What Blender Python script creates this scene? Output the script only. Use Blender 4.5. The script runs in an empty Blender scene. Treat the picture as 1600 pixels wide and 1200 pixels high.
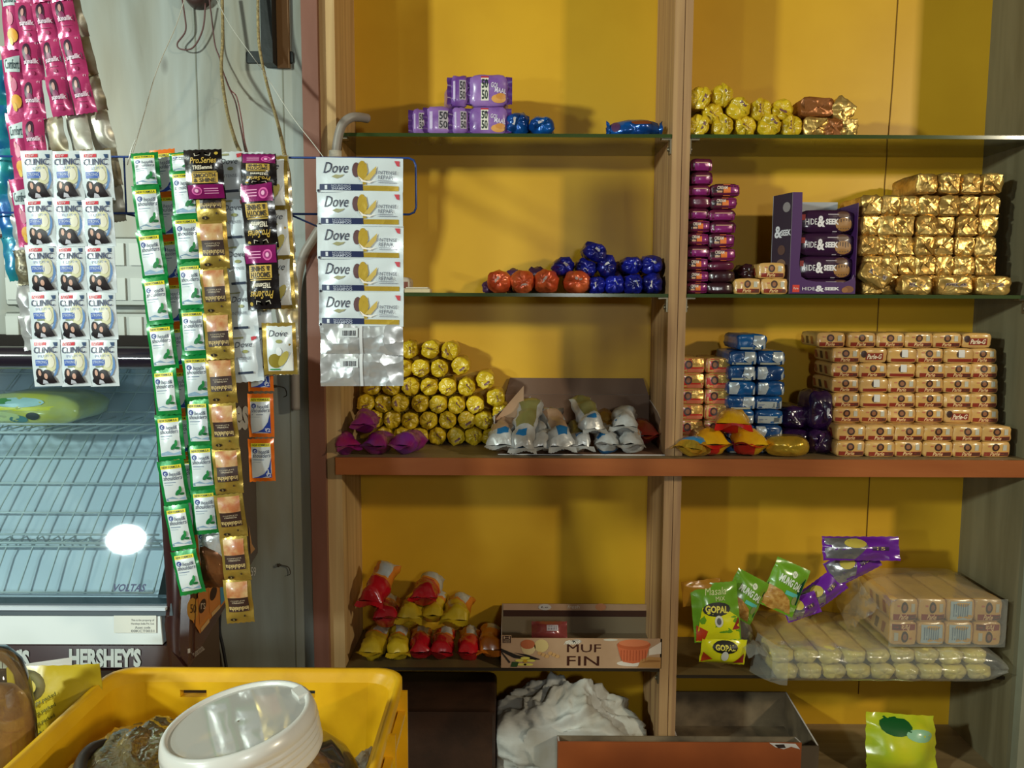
import bpy, math, random
from mathutils import Vector, Matrix, noise, Euler
PI = math.pi
SC = bpy.context.scene
COL = SC.collection

# ------------------------------------------------------------------ camera
CAM_LOC = Vector((0, -1.5, 1.45))
CAM_R = Matrix.Rotation(math.radians(90 - 5.71), 4, 'X') @ Matrix.Rotation(math.radians(0.25), 4, 'Z')
cd = bpy.data.cameras.new('camera')
cam = bpy.data.objects.new('camera', cd)
COL.objects.link(cam)
cam.matrix_world = Matrix.Translation(CAM_LOC) @ CAM_R
cd.sensor_width = 36
cd.lens = 1250 / 1600 * 36
cd.clip_start = 0.02
SC.camera = cam

# ------------------------------------------------------------------ colour management, world, lamps
SC.view_settings.view_transform = 'Standard'
SC.view_settings.look = 'None'
SC.view_settings.exposure = 0.0
SC.view_settings.gamma = 1.0
SC.view_settings.use_curve_mapping = False
W = bpy.data.worlds.new('world'); SC.world = W; W.use_nodes = True
bg = W.node_tree.nodes['Background']
bg.inputs[0].default_value = (1.0, 0.80, 0.55, 1)
bg.inputs[1].default_value = 0.055

def lamp(name, loc, target, size, power, color, sy=None):
    l = bpy.data.lights.new(name, 'AREA'); l.shape = 'RECTANGLE'
    l.size = size; l.size_y = sy or size; l.energy = power; l.color = color
    o = bpy.data.objects.new(name, l); COL.objects.link(o)
    o.location = loc
    o.rotation_euler = (Vector(target) - Vector(loc)).to_track_quat('-Z', 'Y').to_euler()
    if name == 'lamp_near_left': l.shape = 'DISK'
    return o
lamp('lamp_far_left', (-1.95, -1.95, 2.05), (0.0, 0, 1.4), 0.14, 46, (0.88, 1.0, 0.88))
lamp('lamp_far_right', (2.25, -1.9, 2.15), (0.3, 0, 1.4), 0.14, 29, (1.0, 0.88, 0.64))
lamp('lamp_middle', (0.30, -2.2, 1.65), (0.1, 0, 1.4), 0.12, 5, (0.95, 1.0, 0.96))
lamp('lamp_near_left', (-1.27, -2.05, 1.37), (-0.5, -0.5, 1.2), 0.11, 7, (0.84, 1.0, 1.0))

# ------------------------------------------------------------------ pixel to place
def P(px, py, Y):
    d = CAM_R.to_3x3() @ Vector(((px - 800) / 1250, -(py - 600) / 1250, -1))
    t = (Y - CAM_LOC.y) / d.y
    return CAM_LOC + d * t
def S(Y): return (Y + 1.5) / 1250 * 1.004

def rgb(r, g, b):
    f = lambda c: (c / 255 / 12.92) if c / 255 < 0.04045 else ((c / 255 + 0.055) / 1.055) ** 2.4
    return (f(r), f(g), f(b), 1)

# ------------------------------------------------------------------ materials
MATS = {}
def mat(name, c=(128, 128, 128), rough=0.5, metal=0.0, bump=0.0, bscale=60.0, spec=0.5, coat=0.0, var=0.0, vscale=8.0,
        c2=None, alpha=1.0, kind='noise', sheen=0):
    if name in MATS: return MATS[name]
    m = bpy.data.materials.new(name); m.use_nodes = True
    nt = m.node_tree; N = nt.nodes; L = nt.links
    b = N['Principled BSDF']
    b.inputs['Base Color'].default_value = rgb(*c)
    b.inputs['Roughness'].default_value = rough
    b.inputs['Metallic'].default_value = metal
    b.inputs['Specular IOR Level'].default_value = spec
    b.inputs['Coat Weight'].default_value = coat
    b.inputs['Coat Roughness'].default_value = 0.15
    if var or bump:
        tc = N.new('ShaderNodeTexCoord'); oi = N.new('ShaderNodeObjectInfo')
        ad = N.new('ShaderNodeVectorMath'); ad.operation = 'MULTIPLY_ADD'
        L.new(oi.outputs['Random'], ad.inputs[0]); ad.inputs[1].default_value = (7.3, 3.1, 5.7)
        L.new(tc.outputs['Object'], ad.inputs[2]); vec = ad.outputs[0]
    if var:
        n = N.new('ShaderNodeTexNoise'); n.inputs['Scale'].default_value = vscale; n.inputs['Detail'].default_value = 4
        L.new(vec, n.inputs['Vector'])
        mx = N.new('ShaderNodeMix'); mx.data_type = 'RGBA'
        cr = N.new('ShaderNodeMapRange'); cr.inputs[1].default_value = 0.35; cr.inputs[2].default_value = 0.65
        L.new(n.outputs['Fac'], cr.inputs[0]); L.new(cr.outputs[0], mx.inputs['Factor'])
        mx.inputs['A'].default_value = rgb(*c)
        mx.inputs['B'].default_value = rgb(*(c2 or tuple(max(0, v * (1 - var)) for v in c)))
        L.new(mx.outputs['Result'], b.inputs['Base Color'])
    if bump:
        if kind == 'foil':
            v = N.new('ShaderNodeTexVoronoi'); v.feature = 'F1'; v.inputs['Scale'].default_value = bscale
            n2 = N.new('ShaderNodeTexNoise'); n2.inputs['Scale'].default_value = bscale * 0.6; n2.inputs['Detail'].default_value = 3
            L.new(vec, n2.inputs['Vector'])
            a2 = N.new('ShaderNodeVectorMath'); a2.operation = 'MULTIPLY_ADD'
            L.new(n2.outputs['Color'], a2.inputs[0]); a2.inputs[1].default_value = (0.05, 0.05, 0.05); L.new(vec, a2.inputs[2])
            L.new(a2.outputs[0], v.inputs['Vector'])
            src = v.outputs['Distance']
            mm = N.new('ShaderNodeMath'); mm.operation = 'ADD'; L.new(src, mm.inputs[0]); L.new(n2.outputs['Fac'], mm.inputs[1]); src = mm.outputs[0]
        else:
            n2 = N.new('ShaderNodeTexNoise'); n2.inputs['Scale'].default_value = bscale; n2.inputs['Detail'].default_value = 5
            L.new(vec, n2.inputs['Vector']); src = n2.outputs['Fac']
        bp = N.new('ShaderNodeBump'); bp.inputs['Strength'].default_value = bump; bp.inputs['Distance'].default_value = 0.004
        L.new(src, bp.inputs['Height']); L.new(bp.outputs[0], b.inputs['Normal'])
    MATS[name] = m
    return m

def wood(name, c1, c2, c3=None, rough=0.6, axis='Z', scale=1.0, knots=False, stretch=14.0, tan=None):
    """grain runs along the given axis"""
    if name in MATS: return MATS[name]
    m = bpy.data.materials.new(name); m.use_nodes = True
    nt = m.node_tree; N = nt.nodes; L = nt.links; b = N['Principled BSDF']
    b.inputs['Roughness'].default_value = rough
    tc = N.new('ShaderNodeTexCoord'); mp = N.new('ShaderNodeMapping')
    s = {'X': (1, stretch, stretch), 'Y': (stretch, 1, stretch), 'Z': (stretch, stretch, 1)}[axis]
    mp.inputs['Scale'].default_value = tuple(v * scale for v in s)
    L.new(tc.outputs['Object'], mp.inputs['Vector'])
    n = N.new('ShaderNodeTexNoise'); n.inputs['Scale'].default_value = 2.2; n.inputs['Detail'].default_value = 7; n.inputs['Distortion'].default_value = 0.6
    L.new(mp.outputs[0], n.inputs['Vector'])
    cr = N.new('ShaderNodeValToRGB'); e = cr.color_ramp.elements
    e[0].position = 0.32; e[0].color = rgb(*c2); e[1].position = 0.62; e[1].color = rgb(*c1)
    if c3:
        x = e.new(0.24); x.color = rgb(*c3)
    L.new(n.outputs['Fac'], cr.inputs[0])
    out = cr.outputs['Color']
    if tan:
        n3 = N.new('ShaderNodeTexNoise'); n3.inputs['Scale'].default_value = 2.6; n3.inputs['Detail'].default_value = 3
        mp3 = N.new('ShaderNodeMapping'); mp3.inputs['Scale'].default_value = (2.4, 1, .55); mp3.inputs['Location'].default_value = (1.7, 0, .4)
        L.new(tc.outputs['Object'], mp3.inputs['Vector']); L.new(mp3.outputs[0], n3.inputs['Vector'])
        r3 = N.new('ShaderNodeMapRange'); r3.inputs[1].default_value = .45; r3.inputs[2].default_value = .62; r3.inputs[4].default_value = .75
        L.new(n3.outputs['Fac'], r3.inputs[0]); m3 = N.new('ShaderNodeMix'); m3.data_type = 'RGBA'; m3.blend_type = 'MULTIPLY'
        L.new(r3.outputs[0], m3.inputs['Factor']); L.new(out, m3.inputs['A']); m3.inputs['B'].default_value = rgb(*tan); out = m3.outputs['Result']
    if knots:
        v = N.new('ShaderNodeTexVoronoi'); v.inputs['Scale'].default_value = 5.0
        mp2 = N.new('ShaderNodeMapping'); mp2.inputs['Scale'].default_value = (1.3, 1, 0.55)
        L.new(tc.outputs['Object'], mp2.inputs['Vector']); L.new(mp2.outputs[0], v.inputs['Vector'])
        r = N.new('ShaderNodeMapRange'); r.inputs[1].default_value = 0.025; r.inputs[2].default_value = 0.06; r.inputs[3].default_value = 0.6; r.inputs[4].default_value = 0
        L.new(v.outputs['Distance'], r.inputs[0])
        mx = N.new('ShaderNodeMix'); mx.data_type = 'RGBA'; L.new(r.outputs[0], mx.inputs['Factor']); L.new(out, mx.inputs['A'])
        mx.inputs['B'].default_value = rgb(70, 62, 50); out = mx.outputs['Result']
    L.new(out, b.inputs['Base Color'])
    bp = N.new('ShaderNodeBump'); bp.inputs['Strength'].default_value = 0.15; bp.inputs['Distance'].default_value = 0.002
    L.new(n.outputs['Fac'], bp.inputs['Height']); L.new(bp.outputs[0], b.inputs['Normal'])
    MATS[name] = m
    return m

def film(name, tint=(255, 255, 255), trans=0.8, gloss=0.12, rough=0.05, diff=(220, 225, 225), bump=0.0, bscale=40, ior=1.45, fw=1.0):
    """clear glass or plastic: light passes, with a little gloss and dust"""
    if name in MATS: return MATS[name]
    m = bpy.data.materials.new(name); m.use_nodes = True
    nt = m.node_tree; N = nt.nodes; L = nt.links
    N.remove(N['Principled BSDF']); out = N['Material Output']
    t = N.new('ShaderNodeBsdfTransparent'); t.inputs[0].default_value = rgb(*tint)
    g = N.new('ShaderNodeBsdfGlossy'); g.inputs['Roughness'].default_value = rough; g.inputs[0].default_value = (1, 1, 1, 1)
    d = N.new('ShaderNodeBsdfDiffuse'); d.inputs[0].default_value = rgb(*diff)
    m1 = N.new('ShaderNodeMixShader'); m1.inputs[0].default_value = trans
    L.new(d.outputs[0], m1.inputs[1]); L.new(t.outputs[0], m1.inputs[2])
    m2 = N.new('ShaderNodeMixShader')
    fr = N.new('ShaderNodeFresnel'); fr.inputs[0].default_value = ior
    ad = N.new('ShaderNodeMath'); ad.operation = 'MULTIPLY_ADD'; ad.inputs[1].default_value = fw; ad.inputs[2].default_value = gloss * 0.4
    L.new(fr.outputs[0], ad.inputs[0]); L.new(ad.outputs[0], m2.inputs[0])
    L.new(m1.outputs[0], m2.inputs[1]); L.new(g.outputs[0], m2.inputs[2])
    if bump:
        tc = N.new('ShaderNodeTexCoord'); n2 = N.new('ShaderNodeTexNoise'); n2.inputs['Scale'].default_value = bscale; n2.inputs['Detail'].default_value = 3
        L.new(tc.outputs['Object'], n2.inputs['Vector'])
        bp = N.new('ShaderNodeBump'); bp.inputs['Strength'].default_value = bump; bp.inputs['Distance'].default_value = 0.006
        L.new(n2.outputs['Fac'], bp.inputs['Height'])
        L.new(bp.outputs[0], g.inputs['Normal']); L.new(bp.outputs[0], d.inputs['Normal']); L.new(bp.outputs[0], fr.inputs['Normal'])
    L.new(m2.outputs[0], out.inputs[0])
    MATS[name] = m
    return m

def flat(c, rough=0.45, metal=0.0):
    return mat('ink_%d_%d_%d_%d' % (*c, int(metal * 10)), c, rough, metal)

# ------------------------------------------------------------------ mesh builder
TXT = {}
def glyphs(s, bold=0.0):
    k = (s, bold)
    if k in TXT: return TXT[k]
    cu = bpy.data.curves.new('t', 'FONT'); cu.body = s; cu.resolution_u = 2; cu.offset = bold
    o = bpy.data.objects.new('t', cu)
    me = bpy.data.meshes.new_from_object(o)
    vs = [(v.co.x, v.co.y) for v in me.vertices]
    fs = [tuple(p.vertices) for p in me.polygons]
    bpy.data.objects.remove(o); bpy.data.curves.remove(cu); bpy.data.meshes.remove(me)
    x0 = min(v[0] for v in vs); x1 = max(v[0] for v in vs); y0 = min(v[1] for v in vs); y1 = max(v[1] for v in vs)
    vs = [((x - x0) / (x1 - x0), (y - y0) / (y1 - y0)) for x, y in vs]
    TXT[k] = (vs, fs); return TXT[k]

class MB:
    def __init__(s): s.v = []; s.f = []; s.mi = []; s.sm = []; s.mats = []
    def m(s, m):
        if m not in s.mats: s.mats.append(m)
        return s.mats.index(m)
    def face(s, idx, m, smooth=True): s.f.append(tuple(idx)); s.mi.append(s.m(m)); s.sm.append(smooth)
    def add(s, pts): n = len(s.v); s.v += [tuple(p) for p in pts]; return n
    def poly(s, pts, m, smooth=False): n = s.add(pts); s.face(range(n, n + len(pts)), m, smooth)
    def grid(s, fn, nu, nv, m, smooth=True, closeu=False):
        n = s.add([fn(i / nu, j / nv) for j in range(nv + 1) for i in range(nu + (0 if closeu else 1))])
        w = nu if closeu else nu + 1
        for j in range(nv):
            for i in range(nu):
                a = n + j * w + i; b = n + j * w + (i + 1) % w
                mm = m((i + .5) / nu, (j + .5) / nv) if callable(m) else m
                s.face((a, b, b + w, a + w), mm, smooth)
    def box(s, x0, y0, z0, x1, y1, z1, m, M=None):
        p = [(x, y, z) for z in (z0, z1) for y in (y0, y1) for x in (x0, x1)]
        if M: p = [tuple(M @ Vector(q)) for q in p]
        n = s.add(p)
        for q in ((0, 2, 3, 1), (4, 5, 7, 6), (0, 1, 5, 4), (2, 6, 7, 3), (0, 4, 6, 2), (1, 3, 7, 5)):
            s.face([n + i for i in q], m, False)
    def bbox(s, x0, y0, z0, x1, y1, z1, r, m, seg=3):
        """box with rounded vertical-plane (x-z) outline and small front chamfer"""
        def ring(y, ins):
            pts = []
            rr = max(r - ins, 1e-4)
            for cx, cz, a0 in ((x1 - r, z1 - r, 0), (x0 + r, z1 - r, 90), (x0 + r, z0 + r, 180), (x1 - r, z0 + r, 270)):
                for k in range(seg + 1):
                    a = math.radians(a0 + 90 * k / seg); pts.append((cx + rr * math.cos(a), y, cz + rr * math.sin(a)))
            return pts
        c = min(r * .5, abs(y1 - y0) * .2)
        rs = [ring(y0, c), ring(y0 + c, 0), ring(y1 - c, 0), ring(y1, c)]
        n = s.add([p for q in rs for p in q]); k = len(rs[0])
        for j in range(3):
            for i in range(k): s.face((n + j * k + i, n + j * k + (i + 1) % k, n + (j + 1) * k + (i + 1) % k, n + (j + 1) * k + i), m, True)
        s.face(range(n, n + k), m, False); s.face(range(n + 4 * k - 1, n + 3 * k - 1, -1), m, False)
    def tube(s, pts, r, m, seg=8, cap=True, rf=None):
        pts = [Vector(p) for p in pts]; n = len(s.v); k = len(pts)
        t0 = (pts[1] - pts[0]).normalized(); up = Vector((0, 0, 1)) if abs(t0.z) < .9 else Vector((1, 0, 0))
        nrm = t0.cross(up).normalized()
        for i, p in enumerate(pts):
            t = (pts[min(i + 1, k - 1)] - pts[max(i - 1, 0)]).normalized()
            nrm = (nrm - t * nrm.dot(t)).normalized(); bi = t.cross(nrm)
            rr = rf(i / (k - 1)) * r if rf else r
            for j in range(seg):
                a = 2 * PI * j / seg; s.v.append(tuple(p + (nrm * math.cos(a) + bi * math.sin(a)) * rr))
        for i in range(k - 1):
            for j in range(seg): s.face((n + i * seg + j, n + i * seg + (j + 1) % seg, n + (i + 1) * seg + (j + 1) % seg, n + (i + 1) * seg + j), m, True)
        if cap: s.face(range(n + seg - 1, n - 1, -1), m, False); s.face(range(n + (k - 1) * seg, n + k * seg), m, False)
    def mesh(s, name):
        me = bpy.data.meshes.new(name); me.from_pydata(s.v, [], s.f)
        for m in s.mats: me.materials.append(m)
        me.polygons.foreach_set('material_index', s.mi); me.polygons.foreach_set('use_smooth', s.sm); me.update()
        return me

def spline(pts, n=6):
    pts = [Vector(p) for p in pts]; out = []
    for i in range(len(pts) - 1):
        p0 = pts[max(i - 1, 0)]; p1 = pts[i]; p2 = pts[i + 1]; p3 = pts[min(i + 2, len(pts) - 1)]
        for k in range(n):
            t = k / n
            out.append(0.5 * ((2 * p1) + (p2 - p0) * t + (2 * p0 - 5 * p1 + 4 * p2 - p3) * t * t + (3 * p1 - p0 - 3 * p2 + p3) * t ** 3))
    out.append(pts[-1]); return out

class Dz:
    """prints on a front surface; all coordinates are fractions of the face (-.5 .. .5), optionally turned upside down"""
    def __init__(s, mb, F, w, h, flip=False): s.mb = mb; s.F = F; s.w = w; s.h = h; s.fl = -1 if flip else 1; s.lay = 0
    def pt(s, x, z, lay): return s.F(x * s.w * s.fl, z * s.h * s.fl, 0.0003 + 0.00025 * lay)
    def r(s, x0, z0, x1, z1, c, lay=1, n=4, nz=None):
        m = c if not isinstance(c, tuple) else flat(c)
        s.mb.grid(lambda u, v: s.pt(x0 + (x1 - x0) * u, z0 + (z1 - z0) * v, lay), n, nz or n, m)
    def d(s, cx, cz, rx, rz, c, lay=2, seg=14, a0=0, a1=360, rot=0):
        m = c if not isinstance(c, tuple) else flat(c)
        ca, sa = math.cos(math.radians(rot)), math.sin(math.radians(rot))
        ps = []
        for k in range(seg + (0 if a1 - a0 == 360 else 1)):
            a = math.radians(a0 + (a1 - a0) * k / seg); x = rx * math.cos(a); z = rz * math.sin(a)
            ps.append(s.pt(cx + x * ca - z * sa, cz + x * sa + z * ca, lay))
        if a1 - a0 == 360:
            for k in range(seg):
                a = math.radians(360 * k / seg); x = .55 * rx * math.cos(a); z = .55 * rz * math.sin(a)
                ps.append(s.pt(cx + x * ca - z * sa, cz + x * sa + z * ca, lay))
            n = s.mb.add(ps + [s.pt(cx, cz, lay)])
            for k in range(seg):
                s.mb.face((n + k, n + (k + 1) % seg, n + seg + (k + 1) % seg, n + seg + k), m, True)
                s.mb.face((n + seg + k, n + seg + (k + 1) % seg, n + 2 * seg), m, True)
        else: s.mb.poly(ps, m, True)
    def p(s, pts, c, lay=2):
        m = c if not isinstance(c, tuple) else flat(c)
        if len(pts) > 5 or max(abs(x) + abs(z) for x, z in pts) > 2: s.mb.poly([s.pt(x, z, lay) for x, z in pts], m, True); return
        cx = sum(q[0] for q in pts) / len(pts); cz = sum(q[1] for q in pts) / len(pts)
        pp = []
        for i in range(len(pts)):
            for k in range(4):
                f = k / 4; a, b = pts[i], pts[(i + 1) % len(pts)]; pp.append((a[0] + (b[0] - a[0]) * f, a[1] + (b[1] - a[1]) * f))
        K = len(pp); q = []
        for f in (1, .66, .33): q += [s.pt(cx + (x - cx) * f, cz + (z - cz) * f, lay) for x, z in pp]
        n = s.mb.add(q + [s.pt(cx, cz, lay)])
        for j in range(2):
            for k in range(K): s.mb.face((n + j * K + k, n + j * K + (k + 1) % K, n + (j + 1) * K + (k + 1) % K, n + (j + 1) * K + k), m, True)
        for k in range(K): s.mb.face((n + 2 * K + k, n + 2 * K + (k + 1) % K, n + 3 * K), m, True)
    def t(s, txt, x0, z0, x1, z1, c, lay=3, bold=0.0, sh=0.0, rot=0):
        m = c if not isinstance(c, tuple) else flat(c)
        vs, fs = glyphs(txt, bold); cx, cz = (x0 + x1) / 2, (z0 + z1) / 2
        ca, sa = math.cos(math.radians(rot)), math.sin(math.radians(rot)); asp = s.h / s.w
        q = []
        for u, v in vs:
            x = (u - .5) * (x1 - x0) + sh * (v - .5) * (z1 - z0) * asp; z = (v - .5) * (z1 - z0)
            q.append(s.pt(cx + x * ca - z * sa * asp, cz + x * sa / asp + z * ca, lay))
        n = s.mb.add(q)
        for f in fs: s.mb.face([n + i for i in f], m, False)

# ------------------------------------------------------------------ things
def link(o, parent=None):
    COL.objects.link(o)
    if parent is not None: o.parent = parent
    return o
def tag(o, label, cat, group=None, kind=None):
    if label: o['label'] = label
    if cat: o['category'] = cat
    if group: o['group'] = group
    if kind: o['kind'] = kind
    return o
def ob(name, mb, parent=None, loc=(0, 0, 0), rot=(0, 0, 0)):
    me = mb.mesh(name) if isinstance(mb, MB) else mb
    o = bpy.data.objects.new(name, me); o.location = loc; o.rotation_euler = rot
    return link(o, parent)
def empty(name, loc, label, cat, group=None, rot=(0, 0, 0)):
    o = bpy.data.objects.new(name, None); o.location = loc; o.rotation_euler = rot; o.empty_display_size = 0.02
    return tag(link(o), label, cat, group)
def struct(name, mb): o = ob(name, mb); o['kind'] = 'structure'; return o
def place(me, name, h, px, py, Y, label, cat, group=None, tilt=0, yaw=0, pitch=0, dx=0, dz=0):
    """mesh whose origin is the bottom centre of its front; its front centre comes to stand at the place seen at px, py, depth Y"""
    c = P(px, py, Y) + Vector((dx, 0, dz))
    R = Euler((math.radians(pitch), math.radians(tilt), math.radians(yaw)), 'XYZ')
    o = ob(name, me, None, c - R.to_matrix() @ Vector((0, 0, h / 2)), R)
    return tag(o, label, cat, group)

ORD = ['first', 'second', 'third', 'fourth', 'fifth', 'sixth', 'seventh', 'eighth', 'ninth', 'tenth', 'eleventh', 'twelfth']
def nz(x, y, z, seed, f=40): return noise.noise(Vector((x * f + seed * 3.7, y * f - seed * 1.3, z * f + seed)))

# ---- shape families
def lump(w, h, L, m, seed=0, n=5.0, e=0.006, wr=0.0012, folds=0, fold_amp=0.003, ends=None, seg=28, p=6, f=45, taper=0.0):
    """a wrapped pack lying with one end to the front: superellipse section, rounded wrinkled ends.
    origin: bottom centre of the front end; returns the mesh builder and its front surface"""
    mb = MB(); a, b = w / 2, h / 2
    me = ends or m
    def fy(x, z):
        s = (abs(x / a) ** n + abs(z / b) ** n) ** (1 / n)
        th = math.atan2(z, x)
        y = e * min(s, 1) ** p + wr * nz(x, 0, z, seed, f) * 1.5
        if folds: y += fold_amp * (0.5 - abs(math.sin(folds * th / 2 + seed + 1.5 * noise.noise(Vector((x * 30, z * 30, seed)))))) * min(s * 1.6, 1)
        return y
    def F(x, z, off=0): return (x, fy(x, z) - off, z + b)
    dirs = []
    for k in range(seg):
        t = 2 * PI * k / seg; c, s_ = math.cos(t), math.sin(t)
        q = (abs(c) ** n + abs(s_) ** n) ** (-1 / n); dirs.append((c * q, s_ * q))
    rings = [(s, 'f') for s in (0.18, 0.38, 0.58, 0.75, 0.88, 0.96)] + [(t, 'b') for t in (0.0, 0.12, 0.35, 0.6, 0.85, 1.0)] + [(s, 'e') for s in (0.96, 0.85, 0.5)]
    base = len(mb.v); c0 = mb.add([F(0, 0)])
    start = len(mb.v)
    for s, kd in rings:
        for k, (dx, dz) in enumerate(dirs):
            if kd == 'f': mb.v.append(F(dx * a * s, dz * b * s))
            elif kd == 'b':
                g = 1 + wr / a * 1.3 * nz(dx, s * L * 20, dz, seed + 5, 2.2) - taper * s
                y = fy(dx * a, dz * b) * (1 - s) + e * s + s * (L - 2 * e)
                mb.v.append((dx * a * g, y, dz * b * g + b))
            else: mb.v.append((dx * a * s * (1 - taper), L - e * (s ** p), dz * b * s * (1 - taper) + b))
    for k in range(seg): mb.face((c0, start + (k + 1) % seg, start + k), me, True)
    for j in range(len(rings) - 1):
        for k in range(seg):
            A = start + j * seg + k; B = start + j * seg + (k + 1) % seg
            mb.face((A, B, B + seg, A + seg), me if rings[j][1] == 'f' else m, True)
    l = start + (len(rings) - 1) * seg
    mb.face([l + k for k in range(seg)], m, True)
    return mb, F

def fin(mb, F, r, ang, m, seed, width=0.9, out=0.008, fold=0.6, mark=None):
    """crumpled folded seal standing out of a roll's end"""
    ca, sa = math.cos(ang), math.sin(ang)
    def fn(u, v):
        x = (u - .5) * 2 * r * width * (1 - .25 * v); 
        lift = out * v; side = fold * r * v * (1 + .5 * noise.noise(Vector((u * 4, v * 2, seed))))
        w = .0025 * noise.noise(Vector((u * 6, v * 3, seed + 9)))
        X = x * ca - (side + w) * sa; Z = x * sa + (side + w) * ca
        s = min(1.0, math.hypot(X, Z) / r)
        if s >= 1.03: X *= 1.03 / s; Z *= 1.03 / s
        q = F(X, Z, 0.0012 + lift * (1 - .5 * v) + .002 * abs(noise.noise(Vector((u * 5, v * 5, seed + 3)))))
        return q
    mb.grid(fn, 9, 3, m)
    if mark:
        mb.grid(lambda u, v: (lambda q: (q[0], q[1] - .0007, q[2]))(fn(.3 + .4 * u, .35 + .35 * v)), 4, 2, mark)

def pouch(w, h, t, m, seed=0, tb=None, wr=0.0012, crimp=0.08, nx=12, nzz=14, f=38, px=2.5, pz=3.5, back=None, zig=True):
    """flat sealed pouch in the x-z plane, centred on the origin, facing -Y"""
    mb = MB(); a, b = w / 2, h / 2; tb = t * .6 if tb is None else tb
    def body(x, z):
        u = min(1, abs(x / a)); v = min(1, abs(z / b)); v = min(1, v / (1 - crimp)); u = min(1, u / .95)
        return (1 - u ** px) * (1 - v ** pz)
    def wob(x, z): return wr * nz(x, 0, z, seed, f) * 2 + wr * 1.2 * math.sin(z * 260 + seed + 5 * nz(x, 1, z, seed, 18)) * (1 - body(x, z)) * .5
    def F(x, z, off=0):
        return (x, -t * body(x, z) + wob(x, z) - off, z)
    def B(x, z): return (x, tb * body(x, z) + wob(x, z) + .0004, z)
    ez = lambda u: (.0008 if zig and int(round(u * nx)) % 2 else 0)
    mb.grid(lambda u, v: F((u * 2 - 1) * a, (v * 2 - 1) * (b - ez(u))), nx, nzz, m)
    mb.grid(lambda u, v: B((1 - u * 2) * a, (v * 2 - 1) * (b - ez(1 - u))), nx, nzz, back or m)
    return mb, F

def taperpack(r, L, m_fn, seed=0, flat_a=1.25, tip=0.28, rz=None, wr=0.0015, tail=0.25, seg=20, rings=16, seam=0.0):
    """round pack lying towards the front whose ends press flat into a straight seal. m_fn(angle 0..1, along 0..1)"""
    mb = MB(); rz = rz or r
    def fn(u, v):
        th = 2 * PI * u
        def prof(q, tl): return 1 if q > tl else (math.sin(q / tl * PI / 2)) ** .75
        k = min(prof(v, tip), prof(1 - v, tail))
        x = r * (1 + (flat_a - 1) * (1 - k) ** 1.5) * math.cos(th)
        z = rz * max(k, .04) * math.sin(th)
        w = wr * (nz(x, v * L, z, seed, 40) * 2 + 1.2 * nz(x, v * L, z, seed + 4, 95))
        rr = math.hypot(x, z) + 1e-6
        return (x * (1 + w / rr), v * L + wr * 2 * nz(x, 0, z, seed, 60) * (1 - k), z * (1 + w / rr) + rz + seam * (1 - k) * rz)
    mb.grid(fn, seg, rings, m_fn, True, closeu=True)
    mf = m_fn(.5, 0) if callable(m_fn) else m_fn
    rnd = random.Random(seed); bend = rnd.uniform(-.8, .8); wv = rnd.uniform(0, 6)
    def fr(u, v):
        a = r * flat_a * (1 + .08 * v); x = (2 * u - 1) * a
        return (x, -.011 * v + .0012 * math.sin(u * 60) * v, rz * (1 + .0) + r * .30 * v * bend + r * .22 * math.sin(u * 7 + wv) * (.4 + v) * .6)
    mb.grid(fr, 22, 3, mf, True); mb.grid(lambda u, v: (lambda q: (q[0], q[1], q[2] - .0006))(fr(1 - u, v)), 22, 3, mf, True)
    return mb
# ------------------------------------------------------------------ setting
BACK = 0.184
M_yel = mat('yellow_wall_paint', (220, 170, 38), 0.42, var=0.10, vscale=5, c2=(210, 160, 34), bump=0.05, bscale=30, spec=0.4)
M_pan = wood('grey_laminate', (158, 166, 162), (134, 138, 128), (100, 98, 86), rough=0.42, stretch=7, knots=True, tan=(226, 200, 160))
M_post = wood('pine_wood', (204, 170, 116), (180, 143, 92), (142, 108, 66), stretch=22)
M_posto = wood('plywood_edge', (184, 146, 100), (146, 108, 76), (88, 58, 36), stretch=30)
M_red = wood('reddish_laminate', (138, 92, 76), (116, 70, 52), None, rough=0.45, stretch=8)
M_lip = wood('orange_brown_laminate', (166, 96, 50), (148, 80, 40), None, rough=0.35, axis='X', stretch=9)
M_ctop = wood('dull_board_top', (150, 128, 92), (122, 102, 70), None, rough=0.5, axis='X')
M_side = wood('olive_grey_laminate', (128, 120, 92), (106, 98, 72), (82, 74, 52), stretch=10)
M_dark = mat('dark_gap', (44, 28, 20), 0.8)

XL0 = P(475, 100, 0).x; XL1 = P(500, 100, 0).x; XLI = P(524, 100, 0).x
XM0 = P(1045, 450, 0).x; XM1 = P(1073, 450, 0).x
XR = 0.967
zA = P(800, 208.5, 0).z; zB = P(800, 458, 0).z; zC = P(800, 716, -0.03).z; zD = P(850, 1044, 0).z; zD2 = P(1300, 1056, 0).z
CB = P(800, 742, -0.03).z

mb = MB(); mb.box(-2.2, -3.6, -0.02, 2.4, 0.3, 0, mat('cement_floor', (80, 72, 62), .7, var=.2, bump=.2, bscale=20)); struct('floor', mb)
mb = MB(); mb.box(XLI - .01, BACK, 0, XR + .02, BACK + .02, 2.6, M_yel); struct('wall_back', mb)
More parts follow.
